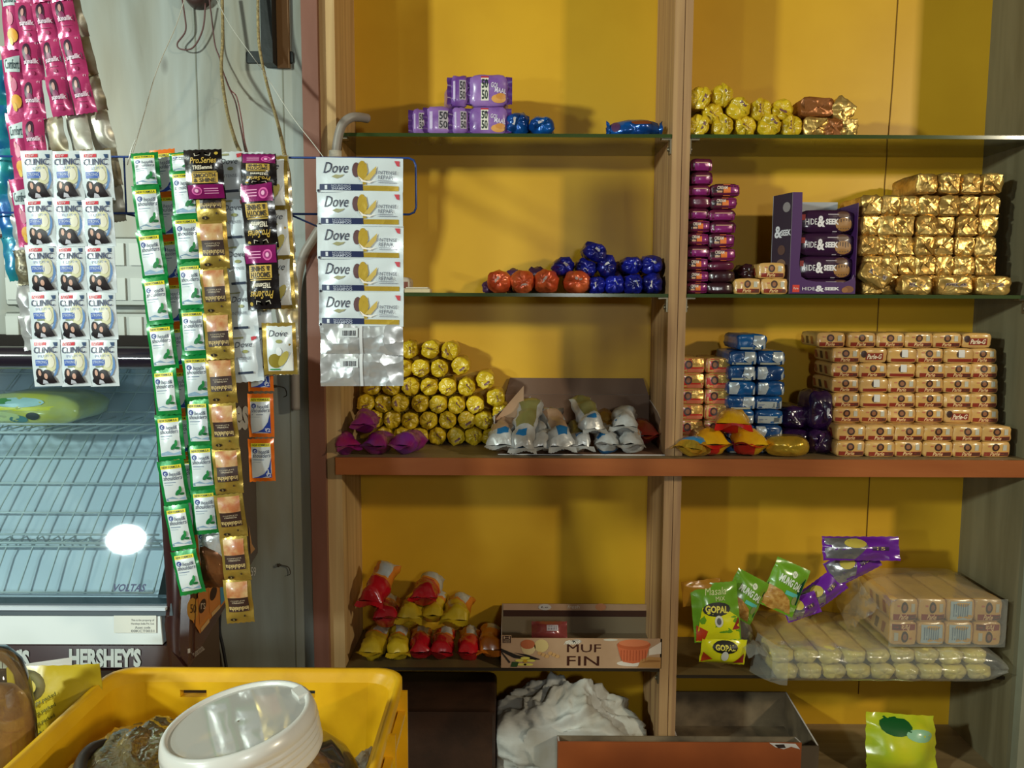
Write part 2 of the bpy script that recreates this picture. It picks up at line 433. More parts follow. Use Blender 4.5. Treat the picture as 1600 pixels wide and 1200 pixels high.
# thin joints between the sheets of the yellow board
mb = MB()
jx = P(1396, 100, BACK).x
mb.tube([(jx + .004, BACK - .0003, 2.2), (jx, BACK - .0003, 1.9), (jx - .006, BACK - .0003, 1.7), (jx - .008, BACK - .0003, .6)], .0012, mat('joint_line', (120, 84, 14), .8), 5)
o = struct('trim_1', mb)
mb = MB(); mb.box(-2.2, 0, 0, XL0, .03, 2.6, M_pan); struct('wall_left', mb)
mb = MB()
for px in (313, 446):
    x = P(px, 300, 0).x
    mb.box(x - .0012, -.0006, 0, x + .0012, .001, 2.6, mat('panel_line', (122, 124, 110), .7))
struct('trim_2', mb)
mb = MB(); mb.box(XR, -.02, 0, XR + .03, BACK, 2.6, M_side); struct('wall_right', mb)
mb = MB(); mb.box(XR + .008, -.04, 0, XR + .4, -.02, 2.6, mat('right_front_board', (150, 150, 128), .6, var=.1)); struct('trim_3', mb)
mb = MB(); mb.box(-2.2, -3.6, 2.6, 2.4, .3, 2.62, mat('ceiling_paint', (100, 88, 70), .8)); struct('ceiling', mb)
mb = MB(); mb.box(-2.2, -3.62, 0, 2.4, -3.6, 2.6, mat('front_wall_paint', (60, 50, 38), .8)); struct('wall_front', mb)

# shelving frame: fixed boards of the cupboard
fr = empty('shelving_frame', (0, 0, 0), 'built-in open cupboard frame with pale pine posts and a brown-lipped middle counter', 'shelving')
mb = MB(); mb.box(XL0, -.016, 0, XL1, .03, 2.6, M_red); ob('front_strip', mb, fr)['label'] = 'reddish brown laminate strip'
mb = MB(); mb.box(XL1, -.002, 0, XLI, BACK, 2.6, M_post); ob('post', mb, fr)['label'] = 'pale pine end post'
mb = MB(); mb.box(XM0, 0, 0, XM0 + (XM1 - XM0) * .52, BACK, 2.6, M_posto); mb.box(XM0 + (XM1 - XM0) * .56, .002, 0, XM1, BACK, 2.6, M_posto)
mb.box(XM0 + .001, .004, 0, XM1 - .001, BACK - .001, 2.6, M_dark)
ob('post', mb, fr)['label'] = 'middle post of two plywood boards'
mb = MB(); mb.box(P(524, 720, -.03).x, -.026, CB, XR, BACK, zC, M_ctop); ob('counter_board', mb, fr)
mb = MB(); mb.box(P(524, 720, -.03).x, -.03, CB - .001, XR + .05, -.026, zC, M_lip); ob('counter_lip', mb, fr)['label'] = 'orange-brown laminate edge strip'
mb = MB(); mb.box(XLI, .0, .50, XR, BACK, .53, M_ctop); ob('bottom_board', mb, fr)

# glass shelves
M_gl = film('green_shelf_glass', (206, 222, 186), .80, .25, .06, (110, 112, 64))
M_gle = mat('glass_edge', (58, 74, 38), .15, coat=.5)
def shelf(x0, x1, z, label, m=M_gl, e=M_gle, t=.0065, y0=0.0):
    mb = MB(); mb.box(x0, y0 + .0015, z - t, x1, BACK - .002, z, m); mb.box(x0, y0, z - t, x1, y0 + .0014, z, e)
    tag(ob('glass_shelf', mb), label, 'shelf', 'shelf panes')
g = .001
shelf(XLI + g, XM0 - g, zA, 'green-edged glass shelf under the purple biscuit packs')
shelf(XM1 + g, XR - g, zA, 'green-edged glass shelf under the row of yellow rolls')
shelf(XLI + g, XM0 - g, zB, 'green-edged glass shelf under the orange and royal blue packs')
shelf(XM1 + g, XR - g, zB, 'green-edged glass shelf under the gold foil packs and purple display box')
M_bs = mat('dusty_board', (112, 94, 58), .45, var=.15, vscale=12); M_be = mat('dark_board_edge', (40, 30, 16), .5)
def bshelf(x0, x1, z, label):
    mb = MB(); mb.box(x0, .0015, z - .006, x1, BACK - .002, z, M_bs); mb.box(x0, 0, z - .006, x1, .0014, z, M_be)
    tag(ob('low_shelf', mb), label, 'shelf', 'dusty low shelves')
bshelf(XLI + g, XM0 - g, zD, 'dusty olive shelf under the muffin carton')
bshelf(XM1 + g, XR - g, zD2, 'dusty olive shelf under the plastic-wrapped bundle')
# brackets
M_br = mat('bracket_metal', (150, 140, 118), .35, .8)
def bracket(x, s, z, label):
    t = MB(); q = lambda a: x + s * a
    t.box(min(x, q(.018)), .006, z - .0095, max(x, q(.018)), .022, z - .0067, M_br)
    t.box(min(x, q(.003)), .006, z - .034, max(x, q(.003)), .022, z - .0095, M_br)
    t.tube([(q(.003), .014, z - .025), (q(.006), .014, z - .025)], .004, M_br, 8)
    tag(ob('shelf_bracket', t), label, 'bracket', 'small metal shelf brackets')
for x, s, z, l in ((XLI, 1, zA, 'small metal bracket at the pine post under the top left glass shelf'),
                   (XM0, -1, zA, 'small metal bracket on the middle post under the top left glass shelf'),
                   (XM1, 1, zA, 'small metal bracket on the middle post under the yellow rolls'),
                   (XR, -1, zA, 'small metal bracket on the right wall under the top glass shelf'),
                   (XM0, -1, zB, 'small metal bracket on the middle post under the royal blue packs'),
                   (XM1, 1, zB, 'small metal bracket on the middle post under the maroon pack column'),
                   (XR, -1, zB, 'small metal bracket on the right wall under the gold foil packs'),
                   (XLI, 1, zD, 'small metal bracket at the pine post under the lower left shelf'),
                   (XM0, -1, zD, 'small metal bracket on the middle post under the muffin carton')):
    bracket(x, s, z, l)

# ------------------------------------------------------------------ biscuit rolls in yellow wrap
M_yw = mat('yellow_wrap', (228, 194, 40), .3, 0.0, bump=.9, bscale=55, kind='foil', coat=.4, var=.12, vscale=30, c2=(204, 170, 30))
M_mark = mat('purple_brown_print', (120, 78, 84), .4)
def rollmesh(r, L, seed, m=M_yw, mark=M_mark):
    rnd = random.Random(seed)
    mb, F = lump(2 * r, 2 * r, L, m, seed, n=2.15, e=r * .35, wr=.0022, folds=rnd.choice((5, 6, 7)), fold_amp=r * .22, seg=26, p=5, f=60)
    fin(mb, F, r, rnd.uniform(0, PI * 2), m, seed, rnd.uniform(1.0, 1.2), r * .6, rnd.uniform(.3, .8), mark)
    return mb.mesh('biscuit_roll')
R1 = .0170
ROLLS = [rollmesh(R1 * 1.035, .075, i) for i in range(10)]
pile = [[(640, 160), (810, 158), (960, 168)],
        [(600, 300), (733, 300), (880, 300), (1045, 280)],
        [(355, 440), (505, 440), (655, 440), (800, 440), (945, 440), (1095, 440), (1240, 385)],
        [(305, 565), (437, 572), (570, 563), (730, 568), (872, 572), (1015, 578), (1160, 575), (1322, 520)],
        [(370, 688), (508, 692), (650, 700), (795, 695), (945, 692), (1095, 690), (1230, 692), (1365, 635)],
        [(450, 812), (590, 812), (725, 818), (865, 815), (1010, 815), (1150, 815), (1285, 818)]]
rown = ['top', 'second', 'third', 'fourth', 'fifth', 'bottom']
YP = .102
zb = P(660, 688, YP).z
k = 0
for j, row in enumerate(pile):
    for i, (x, y) in enumerate(row):
        px, py = 510 + x / 5, 510 + y / 5
        c = P(px, py, YP); bot = P(px, 510 + 886 / 5, YP).z
        top = c.z
        # the heap rests on the counter: the bottom row's centre is one radius above it
        z = zC + R1 + (c.z - P(px, 510 + 815 / 5, YP).z) * 1.035 + .0004
        Y = YP + random.Random(k).uniform(-.006, .004)
        o = ob('biscuit_roll', ROLLS[(k * 7 + j) % 10], None, (c.x, Y, z - R1))
        tag(o, 'yellow biscuit roll, %s from the left in the %s row of the big heap' % (ORD[i], rown[j]), 'biscuit roll', 'yellow rolls heaped on the counter')
        k += 1
# rolls on the top right shelf
R2 = .0195
ROLL2 = [rollmesh(R2, .1, 20 + i) for i in range(6)]
ra = [('leftmost in the upper layer, against the post', 1094, 152), ('topmost, above the row next to the post', 1131, 147), ('wedged under the topmost roll', 1116, 176),
      ('fourth from the post in the upper layer', 1156, 168), ('second from the right in the upper layer', 1192, 169), ('rightmost in the upper layer', 1226, 169),
      ('leftmost in the bottom layer', 1092, 195), ('second from the left in the bottom layer', 1131, 195), ('third from the left in the bottom layer', 1168, 195),
      ('fourth from the left in the bottom layer', 1204, 195), ('rightmost in the bottom layer', 1240, 195)]
for i, (l, x, y) in enumerate(ra):
    c = P(x, y, .012); z = zA + .0003 + (P(x, 195, .012) - P(x, y, .012)).z * -1
    o = ob('biscuit_roll', ROLL2[(i * 5) % 6], None, (c.x, .012 + (i % 3) * .003, z))
    tag(o, 'yellow biscuit roll on the top right shelf, ' + l, 'biscuit roll', 'yellow rolls on the top right shelf')

# ------------------------------------------------------------------ gold foil packs
M_gold = mat('gold_foil', (226, 190, 112), .33, .72, bump=.8, bscale=38, kind='foil', var=.25, vscale=25, c2=(190, 146, 74))
M_goldb = mat('brown_gold_wrap', (150, 92, 46), .35, .4, bump=.4, bscale=40, kind='foil')
def goldbrick(w, h, L, seed, label=False, m=M_gold):
    mb, F = lump(w, h, L, m, seed, n=6, e=.004, wr=.0026, folds=4, fold_amp=.004, seg=28, p=5, f=70)
    rnd = random.Random(seed)
    for q in range(2):   # folded foil flaps of the end seal
        x = rnd.uniform(-.3, .3) * w; s = rnd.choice((-1, 1))
        pts = [(-.42 * w * s, .4 * h), (.1 * w * s + x * .3, .05 * h), (-.4 * w * s, -.42 * h)] if q == 0 else [(-.4 * w, .42 * h * s), (.42 * w, .42 * h * s), (x, -.1 * h * s)]
        n0 = mb.add([F(a * .98, b * .98, .0015 + .0035 * (i == 1)) for i, (a, b) in enumerate(pts)]); mb.face((n0, n0 + 1, n0 + 2), m, False)
    if label:
        D = Dz(mb, F, w, h); 
        D.r(-.30, -.08, .30, .14, (170, 150, 130), 3, 5, 2); D.t('Krackjack', -.28, -.06, .28, .13, (70, 50, 70), 5, bold=.02, sh=.2)
    return mb.mesh('foil_pack')
sB = S(.03)
GB = [goldbrick(33 * sB, 31.5 * sB, .11, 40 + i) for i in range(6)]
rows = [(364, 334, [(95, 190), (205, 350), (350, 485), (500, 650), (655, 820), (830, 985), (990, 1140)])]
gl = [('top', 283, [1452, 1485, 1521, 1552]), ('second', 318, [1363, 1393, 1424, 1454, 1484, 1515, 1549]),
      ('third', 349.5, [1361, 1389, 1414, 1449, 1481, 1514, 1546]), ('fourth', 381, [1358, 1387, 1416, 1446, 1478, 1511, 1543]),
      ('fifth', 412, [1363, 1391, 1421, 1447, 1478, 1509, 1541]), ('bottom', 442, [1363, 1393, 1423, 1453, 1483, 1513, 1545])]
k = 0
for rn, y, xs in gl:
    for i, x in enumerate(xs):
        rnd = random.Random(k)
        c = P(x, y, .035); z = zB + (P(x, 442, .035).z - c.z) * -1 + .0005
        o = ob('foil_pack', GB[k % 6], None, (c.x, .035 + rnd.uniform(-.004, .006), z), (0, rnd.uniform(-.04, .04), rnd.uniform(-.06, .06)))
        o.scale = (.93, 1, .985)
        tag(o, 'crumpled gold foil pack, %s from the left in the %s row of the gold stack' % (ORD[i], rn), 'biscuit pack', 'gold foil packs stacked by the right wall')
        k += 1
sF = S(-.0)
for i, (x, y, w, h, tl, l) in enumerate(((1371, 433, 46, 30, 28, 'tipped beside the purple display box'), (1433, 442, 44, 29, 2, 'second from the left'),
                                    (1494, 442, 52, 29, -2, 'third from the left and brightest'), (1556, 442, 52, 29, 0, 'rightmost, against the wall'))):
    me = goldbrick(w * sF, h * sF, .03, 60 + i, True)
    o = place(me, 'foil_pack', h * sF, x, y, .0, 'printed gold foil pack in front of the gold stack, ' + l, 'biscuit pack', 'gold packs lying in front of the gold stack', tilt=tl)
    if i: o.location.z = zB + .0004
    else: o.location.z += .004
# gold packs on the top shelf
for i, (x, y, w, h, L, tl, yw, l, m) in enumerate(((1276, 194, 36, 29, .09, 0, 0, 'small gold foil pack standing at the right end of the yellow rolls', M_gold),
        (1303, 196, 30, 27, .08, 0, 0, 'brownish foil pack in shade between two gold packs', M_goldb),
        (1327, 196, 26, 27, .08, 5, -10, 'small gold foil pack at the far right of the top shelf group', M_gold),
        (1278, 166, 50, 28, .08, 0, 0, 'brown and gold pack lying flat on top of the gold packs', M_goldb),
        (1318, 170, 34, 31, .07, 38, 0, 'gold foil pack leaning tilted at the right of the brown pack', M_gold))):
    s = S(.015); me = goldbrick(w * s, h * s, L, 70 + i, False, m)
    o = place(me, 'foil_pack', h * s, x, y, .015, l, 'biscuit pack', None, tilt=tl, yaw=yw)
    if i < 3: o.location.z = zA + .0005

# ------------------------------------------------------------------ purple biscuit packs, top left shelf
M_pur = mat('lilac_wrap', (164, 124, 194), .3, 0, bump=.25, bscale=30, kind='foil', coat=.5, var=.15, vscale=20, c2=(112, 66, 150))
M_purd = mat('dark_purple_wrap', (84, 46, 118), .3, 0, bump=.3, bscale=30, kind='foil', coat=.5)
def fifty(w, h, L, seed, face):
    mb, F = lump(w, h, L, M_pur, seed, n=6, e=.007, wr=.0012, seg=28, p=5, f=50)
    D = Dz(mb, F, w, h)
    # end seals stand out left and right
    for s in (-1, 1):
        mb.grid(lambda u, v: (s * (w / 2 - .004 + .012 * u), .008 + .005 * math.sin(v * 14 + seed) * u, h * (.06 + .88 * v)), 3, 10, M_purd)
    if face == 'wide':
        D.r(-.20, -.34, -.0, .38, (232, 226, 214), 1, 3, 3); D.r(-.20, .38, 0, .44, (196, 50, 60), 1, 3, 1)
        D.t('50', -.18, .04, -.02, .34, (30, 50, 40), 2, bold=.03); D.t('50', -.18, -.3, -.02, 0, (30, 50, 40), 2, bold=.03)
        D.t('GOL', .06, .06, .26, .22, (225, 215, 235), 2, bold=.02, rot=-8); D.t('MAAL', .16, -.1, .46, .06, (225, 215, 235), 2, bold=.02, rot=-8)
        D.d(.26, -.28, .19, .14, (222, 160, 80), 1); D.d(.32, -.2, .13, .1, (208, 140, 60), 2)
    else:
        D.r(-.05, -.3, .35, .34, (180, 170, 178), 1, 3, 3)
        D.t('50', -.02, .02, .32, .3, (40, 40, 50), 2, bold=.02); D.t('50', -.02, -.28, .32, -.02, (40, 40, 50), 2, bold=.02)
        D.r(-.42, -.3, -.3, .3, (190, 170, 210), 1, 1, 3)
    return mb.mesh('biscuit_pack')
s = S(.01)
for i, (x0, x1, y0, y1, f, yw, l) in enumerate(((733, 793, 163, 205, 'wide', 0, 'lilac biscuit pack lying wide side out at the bottom right of the purple group'),
        (733, 794, 116, 163, 'wide', 0, 'lilac biscuit pack on top of another, with white number panel, highest in the group'),
        (708, 733, 164, 205, 'n', 12, 'narrow lilac pack at the bottom beside the wide pack'),
        (706, 732, 118, 163, 'n', 12, 'narrow dark lilac pack standing on another, left of the highest wide pack'),
        (668, 706, 163, 205, 'n', 10, 'lilac biscuit pack second from the left end of the purple group'),
        (645, 666, 167, 205, 'n', 10, 'thin lilac pack at the left end of the purple group'))):
    w, h = (x1 - x0) * s, (y1 - y0) * s
    o = place(fifty(w * .95, h * .99, .12, 80 + i, f), 'biscuit_pack', h * .99, (x0 + x1) / 2, (y0 + y1) / 2 + 1, .01, l, 'biscuit pack', 'lilac biscuit packs on the top left shelf', yaw=yw)
    o.location.z = zA + .0005 + (0 if y1 > 200 else 42 * s + .0003)

def wrapped(w, h, L, m, seed, n=2.4, wr=.0035, folds=5, mark=None, m2=None, amp=.005, name='wrapped_pack'):
    rnd = random.Random(seed)
    mb, F = lump(w, h, L, m, seed, n=n, e=min(w, h) * .3, wr=wr, folds=folds, fold_amp=amp, seg=24, p=4, f=45)
    fin(mb, F, min(w, h) / 2, rnd.uniform(0, 6.3), m2 or m, seed, .9, min(w, h) * .25, .5, mark)
    return mb.mesh(name)
M_blue = mat('bright_blue_foil', (16, 92, 178), .22, .35, bump=.6, bscale=40, kind='foil', coat=.4, var=.3, vscale=30, c2=(12, 46, 110))
M_roy = mat('royal_blue_foil', (30, 40, 176), .28, .2, bump=.6, bscale=40, kind='foil', coat=.4, var=.35, vscale=35, c2=(18, 20, 100))
M_org = mat('orange_foil', (238, 118, 66), .27, .25, bump=.8, bscale=42, kind='foil', coat=.3, var=.3, vscale=30, c2=(218, 84, 46))
M_dpu = mat('dusky_violet_wrap', (86, 52, 92), .35, .1, bump=.5, bscale=40, kind='foil')
M_wht = mat('white_print', (206, 204, 210), .4)
for i, (x, y, w, h, L, l) in enumerate(((808, 188, 36, 35, .09, 'shiny blue wrapped roll right beside the lilac packs'), (847, 191, 39, 29, .09, 'shiny blue wrapped roll second from the lilac packs'))):
    me = wrapped(w * s, h * s, L, M_blue, 90 + i, mark=M_wht)
    place(me, 'wrapped_roll', h * s, x, y, .01, l, 'wrapped roll').location.z = zA + .0005
mb, F = lump(82 * s, 28 * s, .05, M_blue, 95, n=2.6, e=.016, wr=.005, folds=4, fold_amp=.004, p=3)
D = Dz(mb, F, 82 * s, 28 * s); D.d(.12, .3, .2, .12, mat('dark_orange_print', (120, 60, 30), .4), 4); D.d(-.36, .1, .08, .3, M_dpu if 'M_dpu' in globals() else M_purd, 3)
for q in (-1, 1): mb.grid(lambda u, v: (q * (41 * s + .006 * u - .003), .012 + .006 * math.sin(v * 9) * u, 28 * s * (.5 + (v - .5) * (.6 + .35 * u))), 3, 8, M_blue)
o = tag(ob('blue_snack_pack', mb, None, (P(993, 192, .03).x, .03, zA + .0005)), 'glossy blue pillow pack lying alone by the middle post', 'snack pack')

# middle left shelf: orange and blue twists
s = S(.015)
for i, (x, y, w, h) in enumerate(((780, 440, 37, 35), (817, 440, 37, 35), (854, 440, 38, 36), (903, 440, 42, 35))):
    me = wrapped(w * s, h * s, .08, M_org, 100 + i, mark=mat('pale_print', (200, 170, 165), .4), wr=.003)
    place(me, 'wrapped_roll', h * s, x, y, .015, 'orange foil roll, %s of the four orange ones from the left' % ORD[i], 'wrapped roll', 'orange foil rolls').location.z = zB + .0005
bl = [(931, 393, 37, 27, 'topmost of the royal blue heap'), (881, 416, 32, 28, 'behind the orange rolls, leftmost of the blue heap'),
      (917, 418, 32, 24, 'in the second layer under the topmost one'), (949, 416, 28, 34, 'in the second layer, right of centre'),
      (933, 443, 28, 26, 'on the glass next to the last orange roll'), (961, 441, 30, 28, 'on the glass in the middle of the blue heap'),
      (991, 440, 30, 29, 'on the glass, second from the right end'), (1021, 441, 32, 30, 'on the glass at the right end by the post'),
      (989, 414, 30, 26, 'upper layer, second from the right end'), (1020, 413, 34, 28, 'upper layer at the right end by the post')]
for i, (x, y, w, h, l) in enumerate(bl):
    me = wrapped(w * s, h * s, .08, M_roy, 110 + i, n=2.6, mark=M_wht, wr=.0045, amp=.007)
    yy = .02 + (.012 if y < 425 else 0)
    o = place(me, 'wrapped_roll', h * s, x, y, yy, 'royal blue foil roll, ' + l, 'wrapped roll', 'royal blue foil rolls', tilt=random.Random(i).uniform(-25, 25) if y < 425 else 0)
    if y > 430: o.location.z = zB + .0005
for i, (x, y, w, h, l) in enumerate(((840, 424, 30, 40, 'dusky violet pack standing behind the third orange roll'), (801, 440, 24, 38, 'dusky violet pack behind the first two orange rolls'),
                                  (764, 450, 20, 18, 'small violet pack end left of the orange rolls'), (972, 412, 30, 28, 'brownish violet pack behind the royal blue heap'))):
    s2 = S(.10)
    me = wrapped(w * s2, h * s2, .06, M_dpu, 130 + i, n=3, wr=.004)
    o = place(me, 'wrapped_roll', h * s2, x, y, .10 if i != 2 else .05, l, 'wrapped roll')
    if i != 3: o.location.z = max(zB + .0005, o.location.z - (0 if i else .0)); 
    if i == 0: o.location.z = zB + .0005
    if i == 3: o.location.z = zB + .028
M_rw = mat('maroon_wrap', (112, 30, 66), .3, 0, bump=.3, bscale=30, kind='foil', coat=.5, var=.3, vscale=18, c2=(70, 16, 40))
me = wrapped(32 * s2, 26 * s2, .06, M_dpu, 135, n=3, wr=.004); o = place(me, 'wrapped_roll', 26 * s2, 972, 442, .10, 'violet pack on the glass hidden behind the blue heap', 'wrapped roll'); o.location.z = zB + .0005
mb = MB(); mb.bbox(-.024, 0, 0, .024, .04, .0075, .001, mat('cream_card', (214, 196, 158), .6)); mb.bbox(-.022, .002, .0078, .02, .038, .0105, .001, mat('white_card', (222, 214, 196), .6))
tag(ob('card_stack', mb, None, (P(652, 455, .02).x, .02, zB + .0003)), 'small flat cream card packet lying on the middle left glass shelf', 'card packet')
mb, F = lump(.02, .03, .05, mat('dull_white_wrap', (190, 176, 160), .5), 3, n=3)
D = Dz(mb, F, .02, .03); D.r(-.5, -.2, .5, .2, (120, 60, 40), 1)
tag(ob('small_packet', mb, None, (P(633, 440, .05).x, .05, zB + .0005)), 'small white and brown packet half hidden behind the white sachet sheet', 'packet')
mb = MB()

# ------------------------------------------------------------------ maroon and orange pack columns
M_mb = mat('dark_brown_wrap', (52, 22, 30), .28, 0, bump=.3, bscale=30, kind='foil', coat=.6)
M_oz = mat('orange_print', (226, 120, 52), .35, coat=.4)
M_mg = mat('magenta_print', (134, 34, 108), .28, 0.1, coat=.5, bump=.3, bscale=40, kind='foil')
def maroon(w, h, L, seed, style):
    mb, F = lump(w, h, L, M_rw if style != 'dark' else M_mb, seed, n=4, e=.006, wr=.0015, seg=26, p=5, f=50)
    D = Dz(mb, F, w, h)
    if style == 'mix':
        D.r(-.46, -.42, -.08, .42, M_mb, 1, 4, 3); D.r(-.08, -.44, .16, .44, M_oz, 1, 3, 3); D.r(.16, -.4, .46, .4, M_mg, 1, 3, 3)
        D.t('CREAM', -.3, .05, .05, .3, (225, 205, 190), 3, bold=.02); D.r(-.3, -.2, -.12, -.05, (190, 150, 120), 3, 2, 1)
    elif style == 'mag':
        D.r(-.46, -.4, .46, .1, M_mg, 1, 5, 3); D.r(-.3, .12, .3, .2, (190, 140, 120), 2, 4, 1)
    return mb.mesh('biscuit_pack')
s = S(.0)
ys = [250, 270, 290, 307, 325, 343, 363, 382, 401, 421, 439, 457]
st = ['mag', 'mag', 'mag', 'plain', 'mag', 'mix', 'mix', 'mag', 'mix', 'mix', 'mix']
z = zB + .0004
for i in range(10, -1, -1):
    h = (ys[i + 1] - ys[i]) * s
    me = maroon(.041, h * .985, .13, 200 + i, st[i])
    tag(ob('biscuit_pack', me, None, (P(1093, 400, .0).x + (.0015 if i % 2 else 0) + (.003 if i < 2 else 0), .012, z)), 'maroon biscuit pack in the tall column by the middle post, %s from the top' % ORD[i], 'biscuit pack', 'maroon packs in the tall column by the post')
    z += h
ys = [288, 308, 327, 345, 364, 386, 407, 421, 439, 457]
st = ['mix', 'mix', 'mag', 'mag', 'mix', 'mix', 'plain', 'dark', 'dark']
z = zB + .0004
for i in range(8, -1, -1):
    h = (ys[i + 1] - ys[i]) * s
    me = maroon((.049 if i else .054), h * .985, .13, 220 + i, st[i])
    tag(ob('biscuit_pack', me, None, (P(1130, 400, 0).x + (.002 if i % 2 else 0) + (.004 if i == 0 else 0), .01, z)), 'maroon biscuit pack in the second, shorter column, %s from the top' % ORD[i], 'biscuit pack', 'maroon packs in the second column')
    z += h

# ------------------------------------------------------------------ small cream packs
M_cr = mat('cream_wrap', (216, 168, 92), .32, 0, bump=.22, bscale=40, kind='foil', coat=.5, var=.1, vscale=40, c2=(204, 160, 98))
M_bn = mat('brick_red_print', (142, 50, 34), .35, coat=.4)
M_bis = mat('brown_print', (62, 36, 30), .4); M_tb = mat('toasted_biscuit_print', (150, 96, 62), .4)
def cream(w, h, L, seed, style='a'):
    mb, F = lump(w, h, L, M_cr, seed, n=7, e=.0035, wr=.0011, seg=24, p=5, f=60)
    D = Dz(mb, F, w, h)
    # the long sides carry slanting red print
    for sx in (-1, 1):
        for q in range(3):
            y0 = .02 + q * .028
            X = sx * (w / 2 + .0006)
            mb.poly([(X, y0, h * .2), (X, y0 + .014, h * .2), (X, y0 + .02, h * .7), (X, y0 + .008, h * .7)], M_bn if q != 1 else M_bis)
    if style == 'a':
        D.r(-.42, -.42, .44, -.16, M_bn, 1, 5, 2); D.t('Parle', -.2, -.4, .12, -.16, (236, 196, 140), 3, bold=.02, sh=.2)
        D.r(.14, -.4, .42, -.2, (90, 46, 34), 2, 2, 1)
        D.d(-.03, .13, .13, .25, M_bis, 1); D.d(-.03, .13, .075, .14, M_tb, 2)
        D.r(.22, -.06, .36, .3, (190, 186, 170), 1, 2, 2)
        D.r(-.3, .16, -.2, .24, (190, 110, 80), 1, 1, 1)
    elif style == 'b':
        D.r(-.3, -.3, .34, .16, M_bn, 1, 5, 2); D.t('Parle-G', -.24, -.24, .28, .1, (240, 220, 190), 3, bold=.03, sh=.2)
        D.d(-.36, .1, .1, .24, M_bis, 2)
    elif style == 'c':
        D.r(-.42, -.4, .44, -.2, M_bn, 1, 5, 2); D.d(0, .1, .12, .24, M_bis, 1)
        D.r(-.05, -.1, .16, .4, mat('pale_glossy_patch', (226, 220, 214), .15, coat=.8), 3, 3, 3)  # pale, smooth patch over the upper middle of the face
    elif style == 'r':
        mr = mat('red_gold_print', (198, 48, 40), .3, coat=.5, bump=.3, bscale=40, kind='foil'); mg = mat('gold_print', (220, 178, 96), .3, .5, bump=.5, bscale=50, kind='foil')
        D.r(-.47, -.44, .47, .44, mr, 0, 6, 4); D.r(.0, -.1, .46, .42, mg, 1, 4, 3); D.d(-.15, .06, .15, .28, M_bis, 2); D.d(-.15, .06, .09, .16, M_tb, 3)
        D.r(-.2, -.42, .4, -.2, (214, 120, 90), 2, 4, 1)
    elif style == 'bar':
        D.r(-.4, -.4, .4, .4, (176, 190, 196), 1, 4, 3)
        for q in range(7): D.r(-.3 + q * .085, -.25, -.27 + q * .085, .3, (110, 130, 150), 2, 1, 1)
    return mb.mesh('cream_pack')
sP = S(.035)
W1, H1 = 43.2 * sP, 23.2 * sP
CRM = [cream(W1, H1, .1, 300 + i, 'aaaabc'[i]) for i in range(6)]
sQ = S(.0); W2, H2 = 45.2 * sQ, 25 * sQ
CRM2 = [cream(W2, H2, .1, 320 + i) for i in range(4)]
pat = [[0, 4, 5, 0, 5, 1], [0, 1, 5, 2, 3, 0], [1, 5, 0, 2, 3, 1], [0, 5, 1, 3, 0, 2], [2, 1, 0, 3, 4, 1]]
names6 = ['second', 'third', 'fourth', 'fifth', 'sixth']
zf = zC + .0004
for j in range(2):
    for i, x in enumerate((1331, 1376.5, 1422, 1467.5, 1513, 1558)):
        rnd = random.Random(j * 9 + i)
        tag(ob('cream_pack', CRM2[(i + 2 * j) % 4], None, (P(x, 695, -.005).x + (-.0008 if j else 0), -.005 + rnd.uniform(-.002, .003), zf + j * H2 * 1.0), (0, 0, rnd.uniform(-.02, .02))),
            'small cream biscuit pack in the front block, %s from the left in its %s row' % (ORD[i], 'upper' if j else 'bottom'), 'biscuit pack', 'cream packs in the low front block')
zq = P(1400, 649.5, .035).z
YB = .035
def supz(): return zf + 2 * H2
for j in range(5):
    y = (544, 569, 592.5, 615, 638.6)[j]
    for i, x in enumerate((1323, 1366.5, 1410, 1455, 1499, 1540)):
        rnd = random.Random(50 + j * 9 + i)
        z = supz() + (4 - j) * H1 + .0003 * (4 - j)
        tag(ob('cream_pack', CRM[pat[j][i]], None, (P(x, y, YB).x + rnd.uniform(-.0012, .0012), YB + rnd.uniform(-.003, .003), z), (0, rnd.uniform(-.015, .015), rnd.uniform(-.03, .03))),
            'small cream biscuit pack in the tall block, %s from the left in the %s row' % (ORD[i], names6[j]), 'biscuit pack', 'cream packs in the tall block by the right wall')
# the tall block's lowest two layers stand behind the low front block
ztop = supz() + 5 * H1 + .002
for i, (x, yw) in enumerate(((1301, -2), (1350, 3), (1395, 0), (1440, 2), (1484, 0), (1530, -4))):
    tag(ob('cream_pack', CRM[(0, 1, 0, 2, 3, 4)[i]], None, (P(x, 512, YB).x, YB + .003, ztop), (0, 0, math.radians(yw))),
        'small cream biscuit pack on the very top of the tall block, %s from the left' % ORD[i], 'biscuit pack', 'cream packs in the tall block by the right wall')
# three by the display box
s = S(0); w, h = 40 * s, 24 * s
me = cream(w, h, .08, 340, 'a'); me2 = cream(w, h, .08, 341, 'a')
for i, (x, l) in enumerate(((1170, 'small cream pack on the glass left of the display box, outer one'), (1212, 'small cream pack on the glass touching the display box'))):
    tag(ob('cream_pack', (me, me2)[i], None, (P(x, 445, 0).x, .004, zB + .0004)), l, 'biscuit pack', 'cream packs beside the display box')
tag(ob('cream_pack', me, None, (P(1208, 420, 0).x, .004, zB + .0006 + h)), 'small cream pack resting on top of two others beside the display box', 'biscuit pack', 'cream packs beside the display box')
me3 = wrapped(20 * s, 22 * s, .07, M_mb, 344, n=4)
tag(ob('biscuit_pack', me3, None, (P(1178, 420, 0).x, .03, zB + .0006 + h)), 'dark brown pack end behind the top small cream pack', 'biscuit pack')

